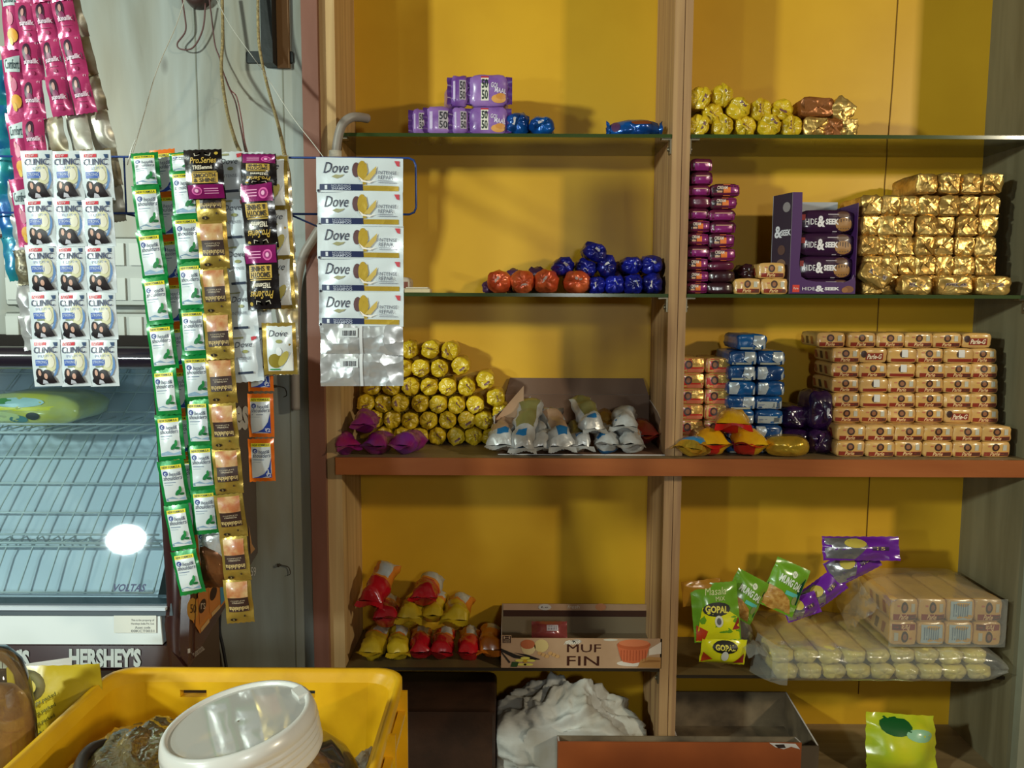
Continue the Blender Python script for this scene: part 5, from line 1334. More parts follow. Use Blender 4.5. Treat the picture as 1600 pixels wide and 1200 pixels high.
e = strip('sachet', 'black and magenta sachet with gold writing folded over the top of the gold strip', 'sachet', [tres(54 * s, 72 * s, 50, False).mesh('sachet')], [(320, 273)], -.612, rots=[-3])
tb = [tres(50 * s, 98 * s, 52 + i, True).mesh('sachet') for i in range(2)]
strip('sachet_strip', 'black and magenta sachet strip hanging with its writing upside down', 'sachet strip', tb, [(406, 236 + 0), (405, 336), (410, 432)][1:], -.604)
strip('sachet', 'upper black sachet with upside-down gold writing, above the black strip', 'sachet', [tres(50 * s, 46 * s, 55, True).mesh('sachet')], [(405, 265)], -.603, rots=[0])
dw = [dovev(46 * s, 73 * s, 60 + i, False).mesh('sachet') for i in range(3)]
strip('sachet_strip', 'white sachet strip with small red corners between the gold strip and the black one', 'sachet strip', dw,
      [(362, 276), (368, 348), (374, 420), (379, 490), (385, 560)], -.588)
strip('sachet_strip', 'second white sachet strip hanging close behind the black one', 'sachet strip', dw[::-1],
      [(390, 276), (393, 348), (397, 420), (402, 492), (404, 552)], -.574)
dg = [dovev(50 * s, 80 * s, 64 + i, True).mesh('sachet') for i in range(2)]
strip('sachet_strip', 'gold-edged white sachet strip with a golden swirl, right of the black sachets', 'sachet strip', dg, [(424, 286), (430, 364), (434, 442), (437, 545 - 22)][:3] + [(437, 545)], -.592, rots=[-2, -3, -2, -1])
pg = [plain(34 * s, 76 * s, 68 + i, mat('pale_gold_foil', (206, 190, 140), .24, .6, bump=.6, bscale=30, kind='foil', var=.3, vscale=40, c2=(226, 222, 210))).mesh('sachet') for i in range(2)]
strip('sachet_strip', 'crinkled pale gold strip behind, showing a thin shiny edge at the right of the bundle', 'sachet strip', pg, [(436, 282), (441, 356), (446, 430), (449, 504), (449, 548)], -.57)
bs = plain(40 * s, 70 * s, 70, mat('copper_foil', (150, 96, 56), .25, .6, bump=.6, bscale=30, kind='foil', var=.5, vscale=20, c2=(60, 40, 30)))
e = strip('sachet_strip', 'copper and silver sachet strip, lowest bit between green and gold strips', 'sachet strip', [plain(40 * s, 44 * s, 71, M_bk), plain(36 * s, 44 * s, 72, M_chr), bs], [(332, 812), (334, 852), (334, 886)], -.572)
# big white sheet with silver backs
w, h = 131 * s, 52 * s
dm = [doveh(w, h, 80 + i).mesh('sachet') for i in range(3)]; db = [doveb(w * .98, 50 * s, 84 + i).mesh('sachet') for i in range(2)]
e = empty('sachet_sheet', P(562, 250, -.575), 'white and gold sheet of wide shampoo sachets with two silver backs at the bottom', 'sachet sheet')
for j in range(7):
    y = 274 + j * 52.3 if j < 5 else 530 + (j - 5) * 48
    o = ob('sachet', dm[j % 3] if j < 5 else db[j % 2], e, P(562 + j * .6, y, -.575) - e.location, (math.radians((-2, 3, -2, 3, -3, 4, -3)[j]), math.radians(.5 if j < 5 else -.4), math.radians(random.Random(j).uniform(-2, 2))))
    if j >= 5: o['label'] = 'silver back side with a bar code'
# pink bunch at the top left
sm = [sunsilk(31 * s * 1.02, 60 * s, 90 + i).mesh('sachet') for i in range(3)]
sk = S(-.53); 
strip('sachet_strip', 'pink sachet strip with a long-haired woman, left column of the pink bunch', 'sachet strip', sm, [(38, -25), (43, 35), (50, 95), (52, 155), (54, 215), (58, 275)], -.56, rots=[-4, -4, -5, -3, -3, -4])
strip('sachet_strip', 'pink sachet strip, middle column of the pink bunch', 'sachet strip', sm[::-1], [(64, -28), (71, 32), (83, 92), (93, 150)], -.562, rots=[-8, -8, -10, -8])
strip('sachet_strip', 'pink sachet strip, right column of the pink bunch next to the brown shadow', 'sachet strip', sm, [(92, -30), (102, 28), (116, 88), (128, 146)], -.564, rots=[-10, -10, -11, -10])
strip('sachet_strip', 'pink and white softener sachet strip at the far left of the pink bunch', 'sachet strip', [comfort(30 * s, 104 * s, 94 + i).mesh('sachet') for i in range(2)], [(18, 24), (23, 127), (30, 230), (38, 333)], -.553, rots=[-3, -3, -4, -4])
M_bl2 = mat('blue_teal_foil', (24, 92, 160), .25, .2, bump=.4, bscale=24, coat=.6, var=.6, vscale=30, c2=(40, 150, 150))
strip('sachet_strip', 'blue foil strip at the very left edge behind the pink bunch', 'sachet strip', [plain(34 * s, 70 * s, 96 + i, M_bl2).mesh('sachet') for i in range(2)], [(-4, 130), (0, 200), (5, 268), (14, 336), (24, 404)], -.54)
strip('sachet_strip', 'silver-backed strip hanging down left of the white sheet', 'sachet strip', [plain(30 * s, 56 * s, 98 + i, M_chr).mesh('sachet') for i in range(2)] + [plain(28 * s, 56 * s, 100, mat('speckled_gold_foil', (150, 140, 110), .35, .4, bump=.5, bscale=60, kind='foil', var=.7, vscale=90, c2=(70, 66, 56))).mesh('sachet')],
      [(30, 310), (34, 364), (38, 418), (42, 470), (48, 520)], -.545)
ss = [plain(34 * s, 60 * s, 102 + i, mat('silver_gold_foil', (206, 202, 188), .34, .5, bump=.7, bscale=26, kind='foil', var=.4, vscale=24, c2=(130, 112, 70))).mesh('sachet') for i in range(3)]
strip('sachet_strip', 'crumpled silver strip under the pink bunch, left one', 'sachet strip', ss, [(88, 214), (96, 272)], -.556)
strip('sachet_strip', 'crumpled silver strip under the pink bunch, middle one', 'sachet strip', ss[::-1], [(112, 150), (124, 206), (134, 264)], -.552)
strip('sachet_strip', 'crumpled silver strip ending beside the upper right corner of the white sheet', 'sachet strip', ss, [(116, 30), (130, 90), (144, 146), (158, 204), (170, 262), (178, 318)], -.545)
# strings and cords
M_str = mat('white_plastic_string', (214, 214, 204), .3, coat=.5); M_jute = mat('jute_twine', (176, 156, 108), .85, bump=.6, bscale=300, var=.3, vscale=200)
M_cord = mat('maroon_cord', (96, 62, 60), .5)
def cord(name, pts, r, m, label, cat, n=6, seg=6):
    mb = MB(); mb.tube(spline([P(*p) for p in pts], n), r, m, seg); return tag(ob(name, mb), label, cat)
cord('string', [(291, -10, -.30), (275, 40, -.34), (245, 110, -.42), (222, 190, -.5), (205, 246, -.553)], .0006, M_str, 'thin white plastic string holding the left part of the wire hanger', 'string')
cord('string', [(212, 218, -.56), (206, 232, -.557), (199, 258, -.556)], .0007, M_str, 'short frayed knot end of string beside the first green strip', 'string')
cord('string', [(334, -10, -.25), (360, 40, -.3), (410, 110, -.38), (455, 180, -.46), (490, 225, -.52), (505, 245, -.55)], .00045, M_str, 'thin white string running down right to the white and gold sheet', 'string')
cord('jute_cord', [(347, -10, -.03), (348, 60, -.04), (346, 110, -.05), (354, 170, -.12), (366, 215, -.3), (378, 244, -.548)], .0028, M_jute, 'thick tan jute cord hanging down left of the black bracket', 'cord')
cord('jute_cord', [(403, -10, -.05), (404, 60, -.06), (411, 105, -.08), (422, 150, -.14), (436, 200, -.3), (445, 244, -.553), (452, 290, -.554), (449, 380, -.554)], .0026, M_jute, 'thick jute cord passing in front of the black bracket down to the wire hanger', 'cord')
cord('electric_cord', [(283, -10, -.02), (288, 20, -.018), (290, 48, -.016), (277, 68, -.014), (283, 77, -.014), (302, 74, -.014), (317, 45, -.016), (321, 5, -.02)], .0014, M_cord, 'thin dark cord hanging in a loop below the round fitting', 'cord')
cord('electric_cord', [(326, -10, -.02), (331, 30, -.018), (336, 70, -.016), (343, 90, -.014), (348, 110, -.02), (357, 135, -.03), (368, 160, -.06), (375, 195, -.2), (384, 240, -.4)], .0013, M_cord, 'thin maroon cord running alongside the jute cord', 'cord')
cord('electric_cord', [(352, 120, -.02), (360, 140, -.03), (370, 152, -.04), (378, 190, -.2), (382, 220, -.35), (389, 246, -.5)], .0011, mat('pink_cord', (150, 84, 88), .5), 'thin pinkish cord twisted beside the maroon one', 'cord')
mb = MB()
def lathe(mb, prof, m, seg=32, M=None, cap=True):
    n0 = len(mb.v)
    for r, z in prof:
        for k in range(seg):
            p = Vector((r * math.cos(2 * PI * k / seg), r * math.sin(2 * PI * k / seg), z)); mb.v.append(tuple(M @ p if M else p))
    for j in range(len(prof) - 1):
        for k in range(seg): mb.face((n0 + j * seg + k, n0 + j * seg + (k + 1) % seg, n0 + (j + 1) * seg + (k + 1) % seg, n0 + (j + 1) * seg + k), m, True)
c = P(311, -4, -.0); M_ = Matrix.Translation(c) @ Matrix.Rotation(math.radians(90), 4, 'X')
lathe(mb, [(.001, .028), (.014, .027), (.019, .022), (.0215, .01), (.022, 0)], mat('dark_brown_bakelite', (70, 52, 48), .4), 28, M_)
tag(ob('round_fitting', mb), 'round dark brown fitting on the grey panel at the top', 'fitting')
# black iron bracket
t = P(424, 88, -.0); e = empty('iron_bracket', t, 'black iron wall bracket with a vertical bar and flat cross plate', 'bracket')
mi_ = mat('black_iron', (44, 48, 48), .45, .5, bump=.1)
mb = MB(); mb.bbox(P(385, 90, 0).x - t.x, -.004, P(0, 98, 0).z - t.z, P(459, 90, 0).x - t.x, -.0002, P(0, 79, 0).z - t.z, .004, mi_); ob('cross_plate', mb, e)
mb = MB(); q = [(P(403, -20, -.03).x - t.x), (P(421, -20, -.03).x - t.x)]
zt2 = P(0, -60, -.03).z - t.z; zb3 = P(0, 97, -.03).z - t.z
mb.box(q[0] + .004, -.034, zb3 + .0, q[1] + .004, -.0005, zt2, mi_); ob('bar', mb, e)
mb = MB(); mb.box(q[1] + .0045, -.008, P(0, 106, 0).z - t.z, q[1] + .026, -.0002, zt2, mat('brown_wood_slat', (120, 84, 44), .6)); tag(ob('mounting_board', mb, None, t), 'brown wooden slat fixed behind the black iron bracket', 'slat')
# grey conduit
M_con = mat('grey_conduit', (150, 142, 134), .45)
cord('conduit_pipe', [(574, 185, .02), (560, 183, .0), (548, 184, -.012), (536, 193, -.018), (530, 208, -.018), (526, 230, -.018), (523, 262, -.018), (520, 300, -.022), (505, 345, -.026), (490, 372, -.027), (474, 400, -.025), (465, 440, -.018), (462, 500, -.018), (461, 570, -.018), (462, 640, -.016)], .0082, M_con, 'bent grey conduit pipe coming over the glass shelf and down behind the sachets', 'pipe', 8, 14)
mb = MB(); mb.tube([P(524, 236, -.018), P(524, 250, -.018)], .0115, mat('white_socket_sleeve', (214, 208, 192), .5), 16)
tag(ob('pipe_sleeve', mb), 'white sleeve on the conduit just above the white and gold sheet', 'pipe fitting')
# little wire hooks on the panel
for px, py, l in ((437, 605, 'tiny bent wire hook on the grey panel below the gold-edged sachets'), (443, 884, 'tiny dark nail hook low on the grey panel')):
    mb = MB(); c = P(px, py, 0); mb.tube(spline([c + Vector((-.012, -.002, .004)), c + Vector((0, -.004, .002)), c + Vector((.011, -.004, -.002)), c + Vector((.014, -.004, -.014)), c + Vector((.008, -.004, -.018))]), .0009, mat('rusty_wire', (72, 62, 50), .6, .4), 6)
    mb.tube([c + Vector((-.008, .001, .002)), c + Vector((-.008, -.007, .002))], .0028, mat('rusty_wire'), 8); tag(ob('wall_hook', mb), l, 'hook')
# switch boards
M_sw = mat('switch_white', (196, 202, 196), .4); M_swp = mat('switch_plate', (178, 184, 178), .45)
def switchboard(x0, x1, y0, y1, rows, cols, label):
    a = P(x0, y1, 0); b = P(x1, y0, 0); e = empty('switchboard', (a.x, 0, a.z), label, 'switchboard'); w, h = b.x - a.x, b.z - a.z
    mb = MB(); mb.bbox(0, -.022, 0, w, -.0004, h, .006, M_swp); ob('plate', mb, e)
    for j in range(rows):
        for i in range(cols):
            mb = MB(); cx, cz = w * (i + .5) / cols, h * (j + .5) / rows
            mb.box(cx - .0115, -.026, cz - .02, cx + .0115, -.0221, cz + .02, M_sw); ob('switch', mb, e)
            q = MB(); q.v = mb.v; 
switchboard(20, 262, 372, 478, 2, 9, 'white switchboard with two rows of rocker switches behind the white sachet sheet')
switchboard(20, 262, 488, 534, 1, 9, 'lower white switchboard with one row of switches just above the freezer')
mb = MB(); a = P(178, 482, 0); mb.tube([P(-20, 347, -.01), P(14, 347, -.01)], .003, M_cord, 6); mb.tube([P(-20, 368, -.01), P(14, 368, -.01)], .003, M_cord, 6)
tag(ob('electric_cord', mb), 'two dark cables side by side at the left edge of the grey panel', 'cord')
# ------------------------------------------------------------------ freezer
def YQ(py): return -.40 - .10 * (py - 540) / 505
def Q(px, py): return P(px, py, YQ(py))
XS0, XS1 = P(296, 1040, -.49).x, P(403, 870, -.004).x          # right side: front and back
zbt = P(296, 1043, -.49).z; ztp = P(150, 541, -.40).z; XLf = -.98
fz = empty('display_freezer', (-.7, -.25, zbt), 'dark chocolate-brown display freezer with a slanted glass front and brand lettering', 'freezer')
FO = fz.location.copy()
def fpart(name, mb, label=None):
    mb.v = [tuple(Vector(p) - FO) for p in mb.v]; o = ob(name, mb, fz)
    if label: o['label'] = label
    return o
M_fb = mat('dark_brown_plastic', (52, 26, 24), .22, coat=.6); M_fw = mat('freezer_white', (206, 212, 212), .4); M_fi = mat('freezer_inside', (204, 214, 224), .45); M_fd = mat('dark_teal_seal', (24, 44, 54), .4)
M_wire = mat('white_coated_wire', (196, 206, 206), .35)
def side(u, z): # point of the right side plane, u 0 front .. 1 back
    return XS0 + (XS1 - XS0) * u
def xside(y): 
    u = (y + .49) / .486; return XS0 + (XS1 - XS0) * max(0, min(1, u))
yft, yfb = YQ(541), YQ(1043)
# right side panel with thickness
mb = MB()
pr = [(yfb + .004, zbt), (-.004, zbt), (-.004, ztp - .002), (yft + .012, ztp - .002)]
n0 = mb.add([(xside(y), y, z) for y, z in pr] + [(xside(y) - .012, y, z) for y, z in pr]); mb.face(range(n0, n0 + 4), mat('brown_side_print', (74, 40, 26), .3, coat=.4), False); mb.face(range(n0 + 7, n0 + 3, -1), M_fi, False)
for i in range(4): mb.face((n0 + i, n0 + 4 + i, n0 + 4 + (i + 1) % 4, n0 + (i + 1) % 4), M_fb, False)
fpart('side_panel', mb)
# prints on the side, laid out on its plane
a_ = Vector((XS0, -.49, 0)); d_ = Vector((XS1 - XS0, .486, 0)).normalized(); nn = Vector((d_.y, -d_.x, 0))
def SP(px, py, off=0):
    dv = P(px, py, 0) - CAM_LOC; t = (a_ - CAM_LOC).dot(nn) / dv.dot(nn); return CAM_LOC + dv * t + nn * off
mb = MB(); D = Dz(mb, lambda x, z, off=0: tuple(SP(x, -z, off)), 1, 1); 
def pxp(pts, c, lay=1): D.p([(x, -y) for x, y in pts], c, lay)
pxp([(296, 946), (308, 935), (330, 905), (352, 880), (352, 940), (330, 965), (312, 990), (300, 970)], (206, 128, 52), 1)
D.d(300, -952, 9, 18, (200, 146, 60), 2, 12)
pxp([(308, 928), (322, 910), (326, 955), (311, 977)], (196, 122, 58), 3); pxp([(324, 908), (340, 892), (343, 940), (327, 960)], (206, 130, 60), 3); pxp([(342, 905), (372, 880), (372, 905), (344, 946)], (70, 150, 190), 3)
D.d(315, -947, 5, 12, (40, 22, 18), 4, rot=-15); D.d(332, -927, 5, 12, (40, 22, 18), 4, rot=-15); D.t('rs', 312, -952, 319, -942, (200, 180, 160), 5)
pxp([(312, 982), (325, 966), (326, 972), (313, 988)], (214, 170, 110), 4); pxp([(329, 958), (342, 944), (343, 950), (330, 964)], (214, 170, 110), 4)
D.t('50', 296, -958, 305, -944, (70, 40, 20), 5); fpart('side_print', mb, 'printed picture of orange packs on the dark side')
mb = MB(); D.mb = mb
D.t('es', 366, -672, 387, -634, (222, 218, 212), 3, bold=.04); fpart('side_lettering', mb)
mb = MB(); D.mb = mb
D.t('59', 391, -900, 399, -886, (220, 216, 210), 3)
fpart('price_print', mb)
mb = MB(); D.mb = mb
pxp([(388, 820), (393, 850), (398, 858), (391, 866)], (210, 150, 90), 2)
fpart('side_picture', mb)
mb = MB(); D.mb = mb
D.t('frozen dessert and chocolate', 298, -1022, 318, -1012, (190, 180, 170), 3, rot=38); pxp([(292, 1014), (296, 1013), (296, 1020), (292, 1021)], (220, 220, 216), 3)
fpart('side_caption', mb)
# top, back, bottom, left
mb = MB()
mb.poly([(XLf, yft + .004, ztp), (xside(yft), yft + .004, ztp), (xside(-.004), -.004, ztp), (XLf, -.004, ztp)], mat('matte_dark_top', (48, 40, 40), .85, spec=.1)); mb.poly([(XLf, yft + .012, ztp - .012), (XLf, -.004, ztp - .012), (xside(-.004) - .012, -.004, ztp - .012), (xside(yft) - .012, yft + .012, ztp - .012)], M_fi)
zin = P(150, 990, yfb).z
mb.poly([(XLf, yfb, zbt), (XLf, -.004, zbt), (XS1, -.004, zbt), (XS0, yfb, zbt)], M_fb)
mb.box(XLf, yft + .012, zbt, XLf + .012, -.004, ztp - .001, M_fb); mb.poly([(XLf + .012, -.006, zbt), (XS1, -.006, zbt), (XS1, -.006, ztp), (XLf + .012, -.006, ztp)], M_fb)
fpart('body', mb)
# slanted inner back wall and white inside
mb = MB()
zi0 = P(150, 955, yfb).z
mb.grid(lambda u, v: (XLf + .014 + (xside(-.2) - .016 - XLf - .014) * u, -.455 + .385 * v, zi0 + .002 + (ztp - .02 - zi0) * v ** .8), 6, 12, M_fi)
mb.box(XLf + .014, yfb + .012, zi0 - .004, XS0 - .03, -.44, zi0, M_fi)
fpart('inner_liner', mb)
# wire grid in front of the liner
def GI(u, v, off=.02): return Vector((XLf + .03 + (xside(-.3) - .03 - XLf - .03) * u, -.455 - off * .5 + .375 * v, zi0 + .012 + (ztp - .04 - zi0) * v ** .8))
mb = MB()
for i in range(14): mb.tube([GI(i / 13, v) for v in (0, .1, .25, .4, .6, .8, .97)], .0013, M_wire, 5)
for j in range(10): mb.tube([GI(0, j / 9 * .97), GI(1, j / 9 * .97)], .0014, M_wire, 5)
fpart('wire_grid', mb)
mb = MB()
for zz, ya, yb_ in ((P(0, 672, -.36).z, -.38, -.19), (P(0, 838, -.40).z, -.43, -.38)):
    mb.tube([(XLf + .03, ya, zz), (XS0 - .06, ya, zz)], .0018, M_wire, 6)
    mb.tube([(XLf + .03, ya, zz + .012), (XS0 - .06, ya, zz + .012)], .0015, M_wire, 6)
    for i in range(22): X = XLf + .03 + (XS0 - .09 - XLf) * i / 21; mb.tube([(X, ya, zz), (X, yb_, zz)], .001, M_wire, 4)
fpart('wire_shelf', mb)
# front frame parts
def quad(x0a, x1a, y0, x0b, x1b, y1, m, t=.012, r=None):
    """band on the front: top from x0a to x1a at y0, bottom from x0b to x1b at y1 (as seen)"""
    mb = MB(); A, B, C_, D_ = Q(x0a, y0), Q(x1a, y0), Q(x1b, y1), Q(x0b, y1)
    A.x = D_.x = XLf
    off = Vector((0, t, 0)); n0 = mb.add([A, B, C_, D_, A + off, B + off, C_ + off, D_ + off])
    for f in ((0, 3, 2, 1), (4, 5, 6, 7), (0, 1, 5, 4), (1, 2, 6, 5), (2, 3, 7, 6), (3, 0, 4, 7)): mb.face([n0 + i for i in f], m, False)
    return mb
mb = MB(); zc_t = (Q(0, 541).z + Q(0, 577).z) / 2; hh = (Q(0, 541).z - Q(0, 577).z) / 2
xr_ = xside(yft) - .002
def barf(u, v):
    a = PI * (v - .5) * .98; return (XLf + (xr_ - XLf) * u, YQ(560) + .006 - .014 * math.cos(a), zc_t + hh * math.sin(a))
mb.grid(barf, 2, 12, mat('dark_gloss_bar', (34, 28, 40), .14, coat=.9)); fpart('top_bar', mb, 'glossy dark rounded top bar')
fpart('seal_frame', quad(-60, 268, 943, -60, 270, 962, M_fd, .02), 'dark teal lower glass seal')
fpart('lower_trim', quad(-60, 250, 963, -60, 254, 1007, M_fw, .014), 'white lower trim band')
fpart('kick_panel', quad(-60, 262, 1009, -60, 290, 1044, M_fb, .014))
mb = MB()  # right corner moulding
def cornf(u, v):
    py = 576 + (1043 - 576) * v; xa = 238 + 24 * min(1, v / .82) if py < 965 else 256 + (py - 965) * .12
    A = Q(xa, py); yy = YQ(py); B = Vector((xside(yy + .03) + .0015, yy + .03, A.z)); 
    k = u; cx = A.x + (B.x - A.x) * math.sin(k * PI / 2); cy = A.y - .0005 + (B.y - A.y) * (1 - math.cos(k * PI / 2)); return (cx, cy, A.z)
mb.grid(cornf, 8, 14, M_fb); fpart('corner_post', mb)
mb = MB(); n0 = 0
M_fg = film('freezer_glass', (226, 240, 244), .96, .10, .03, (150, 190, 200))
def gf(u, v):
    py = 577 + (944 - 577) * v; x1 = 238 + 24 * v; A = Q(x1, py); return (XLf + (A.x - XLf) * u, A.y - .003 * math.sin(v * PI), A.z)
mb.grid(gf, 1, 10, M_fg)
fpart('glass_front', mb)
mb = MB(); D = Dz(mb, lambda x, z, off=0: tuple(Q(x, -z) - Vector((0, off + .001, 0))), 1, 1)
gy = (176, 182, 178)
D.t("HERSHEY'S", 109, -1042, 221, -1012, gy, 1, bold=.05); fpart('front_lettering', mb, 'condensed light grey lettering')
mb = MB(); D.mb = mb; D.t("HERSHEY'S", -66, -1044, 47, -1014, gy, 1, bold=.05)
fpart('front_lettering', mb, 'condensed light grey lettering')
mb = MB(); D = Dz(mb, lambda x, z, off=0: tuple(Q(x, -z) - Vector((0, off + .0025, 0))), 1, 1); D.t('VOLTAS', 178, -923, 229, -911, (32, 44, 90), 1, bold=.03, sh=.35)
fpart('maker_lettering', mb, 'small dark blue slanted lettering on the glass')
mb = MB(); D = Dz(mb, lambda x, z, off=0: tuple(Q(x, -z) - Vector((0, off + .0012, 0))), 1, 1)
D.r(179, -988, 245, -961, (206, 206, 196), 1, 1); 
for q, tx in enumerate(('This is the property of', 'Hersheys India Pvt. Ltd.', 'Asset code', '00KCT0031')): D.t(tx, 206 + (6 if q == 2 else 0), -970.5 - q * 5.5, 242 - (6 if q == 2 else 0), -966.5 - q * 5.5, (70, 70, 76), 2)
fpart('property_sticker', mb, 'small white sticker with four lines of print')
# snack bag on the freezer's upper wire shelf
M_sb = mat('yellow_clear_bag', (206, 200, 60), .3, 0, bump=.3, bscale=24, kind='foil', coat=.6, var=.5, vscale=12, c2=(160, 176, 150))
zs = P(0, 672, -.36).z; s = S(-.34)
mb, F = lump(176 * s, 52 * s, .12, M_sb, 700, n=2.4, e=.02, wr=.004, folds=3, p=3)
D = Dz(mb, F, 176 * s, 52 * s); D.p([(-.4, .02), (.36, .02), (.3, .14), (-.4, .18)], (222, 214, 20), 1); D.d(.0, .26, .22, .14, (170, 206, 206), 2); D.d(-.14, .3, .07, .08, (60, 140, 60), 3); D.d(.13, -.14, .06, .12, (30, 40, 40), 3); D.d(-.2, -.16, .22, .16, (196, 206, 140), 1); D.d(.0, -.24, .08, .12, (70, 130, 130), 2)
tag(ob('snack_bag', mb, None, (P(28, 660, -.36).x, -.36, zs + .0028)), 'yellow and clear snack bag lying on the wire shelf inside the freezer', 'snack bag')
# stand of the freezer
mb = MB(); mb.box(-.94, -.40, 0, -.56, -.02, zbt - .0005, mat('stand_wood', (92, 70, 50), .6)); tag(ob('freezer_stand', mb), 'plain wooden stand under the brown display freezer', 'stand')
# cable and brown batten under the freezer by the wall
cord('electric_cord', [(344, 955, -.01), (343, 985, -.01), (349, 1015, -.01), (356, 1060, -.01), (360, 1100, -.01)], .003, mat('black_cable', (34, 34, 36), .45), 'black cable hanging behind the freezer corner', 'cord')
mb = MB(); mb.box(P(318, 1000, 0).x, -.012, .3, P(343, 1000, 0).x, -.0005, zbt + .05, mat('warm_brown_batten', (150, 108, 76), .6)); tag(ob('wood_batten', mb), 'warm brown wooden batten on the panel under the freezer corner', 'batten')

# ------------------------------------------------------------------ foreground: table, crate, jar
YC = -.62; s = S(YC)
cz = P(400, 1042, YC).z; cxl, cxr = P(178, 1044, YC).x, P(634, 1044, YC).x; CD = .52; CH = .22
zt0_ = cz - CH
mb = MB(); mb.box(cxl - .35, YC - .78, zt0_ - .03, cxr + .02, YC + .03, zt0_ - .0004, mat('table_wood', (104, 76, 52), .55, var=.2))
for x, y in ((cxl - .33, YC - .76), (cxr - .03, YC - .76), (cxl - .33, YC - .02), (cxr - .03, YC - .02)): mb.box(x, y, 0, x + .04, y + .04, zt0_ - .031, mat('table_wood'))
tag(ob('shop_table', mb), 'plain wooden table carrying the yellow crate', 'table')
M_cy = mat('yellow_crate_plastic', (236, 184, 22), .38, 0, bump=.06, bscale=60, var=.1, vscale=14, c2=(214, 160, 18), coat=.2)
ct = empty('plastic_crate', ((cxl + cxr) / 2, YC - CD / 2, zt0_), 'large yellow plastic crate in the foreground with slotted back wall', 'crate')
hw = (cxr - cxl) / 2; hd = CD / 2; tp = .014
def ringpts(x, y, z, r=.035, seg=5):
    out = []
    for cx_, cy_, a0 in ((x - r, y - r, 0), (-x + r, y - r, 90), (-x + r, -y + r, 180), (x - r, -y + r, 270)):
        for k in range(seg + 1): a = math.radians(a0 + 90 * k / seg); out.append((cx_ + r * math.cos(a), cy_ + r * math.sin(a), z))
    return out
mb = MB()
rings = [ringpts(hw, hd, CH - .012, .03), ringpts(hw, hd, CH - .001, .03), ringpts(hw - .0008, hd - .0008, CH, .03), ringpts(hw - .006, hd - .006, CH, .028), ringpts(hw - .008, hd - .008, CH - .004, .028), ringpts(hw - .013, hd - .013, CH - .012, .028)]
k = len(rings[0]); n0 = mb.add([p for r_ in rings for p in r_])
for j in range(5):
    for i in range(k): mb.face((n0 + j * k + i, n0 + j * k + (i + 1) % k, n0 + (j + 1) * k + (i + 1) % k, n0 + (j + 1) * k + i), M_cy, True)
ob('rim', mb, ct)
# walls: inner skin with two slots in the back
mb = MB(); A = ringpts(hw - .013, hd - .013, CH - .012, .028); B = ringpts(hw - .013 - tp, hd - .013 - tp, .004, .022)
n0 = mb.add(A + B)
backface = 5  # between corner arcs 0 and 1 the straight back wall runs
for i in range(k):
    if i == backface: continue
    mb.face((n0 + i, n0 + k + i, n0 + k + (i + 1) % k, n0 + (i + 1) % k), M_cy, True)
mb.face(range(n0 + k, n0 + 2 * k), M_cy, False)
a0, a1, b0, b1 = [Vector(v) for v in (A[5], A[6], B[5], B[6])]
def BW(u, v): p = a0.lerp(a1, u); q = b0.lerp(b1, u); return p.lerp(q, v)
def uv_of(px): X = P(px, 1075, YC - .015).x - ct.location.x; return (a0.x - X) / (a0.x - a1.x)
slots = sorted([(uv_of(322), uv_of(280)), (uv_of(492), uv_of(462))])
us = [0] + [u for s_ in slots for u in s_] + [1]; vs = [0, .045, .085, .5, 1]
for i in range(len(us) - 1):
    for j in range(4):
        if i in (1, 3) and j == 1: continue
        mb.poly([BW(us[i], vs[j]), BW(us[i], vs[j + 1]), BW(us[i + 1], vs[j + 1]), BW(us[i + 1], vs[j])], M_cy, True)
for (u0, u1) in slots:
    off = Vector((0, .01, 0)); c4 = [BW(u0, vs[1]), BW(u1, vs[1]), BW(u1, vs[2]), BW(u0, vs[2])]
    for i in range(4): mb.poly([c4[i], c4[(i + 1) % 4], c4[(i + 1) % 4] + off, c4[i] + off], M_cy)
ob('inner_wall', mb, ct)
mb = MB(); A = ringpts(hw - .005, hd - .005, CH - .012, .028); B = ringpts(hw - .012, hd - .012, 0, .022); n0 = mb.add(A + B)
for i in range(k):
    if i == backface: continue
    mb.face((n0 + i, n0 + (i + 1) % k, n0 + k + (i + 1) % k, n0 + k + i), M_cy, True)
mb.face(range(n0 + 2 * k - 1, n0 + k - 1, -1), M_cy, False)
a0, a1, b0, b1 = [Vector(v) for v in (A[5], A[6], B[5], B[6])]
for i in range(len(us) - 1):
    for j in range(4):
        if i in (1, 3) and j == 1: continue
        mb.poly([BW(us[i], vs[j]), BW(us[i + 1], vs[j]), BW(us[i + 1], vs[j + 1]), BW(us[i], vs[j + 1])], M_cy, True)
ob('outer_wall', mb, ct)
mb = MB()
for i in range(5): y = hd - .03 - i * .09; mb.box(hw - .012, y - .004, .01, hw + .006, y, CH - .012, M_cy)
mb.box(hw - .004, -hd + .02, CH - .04, hw + .004, hd - .02, CH - .034, M_cy)
ob('rib', mb, ct)
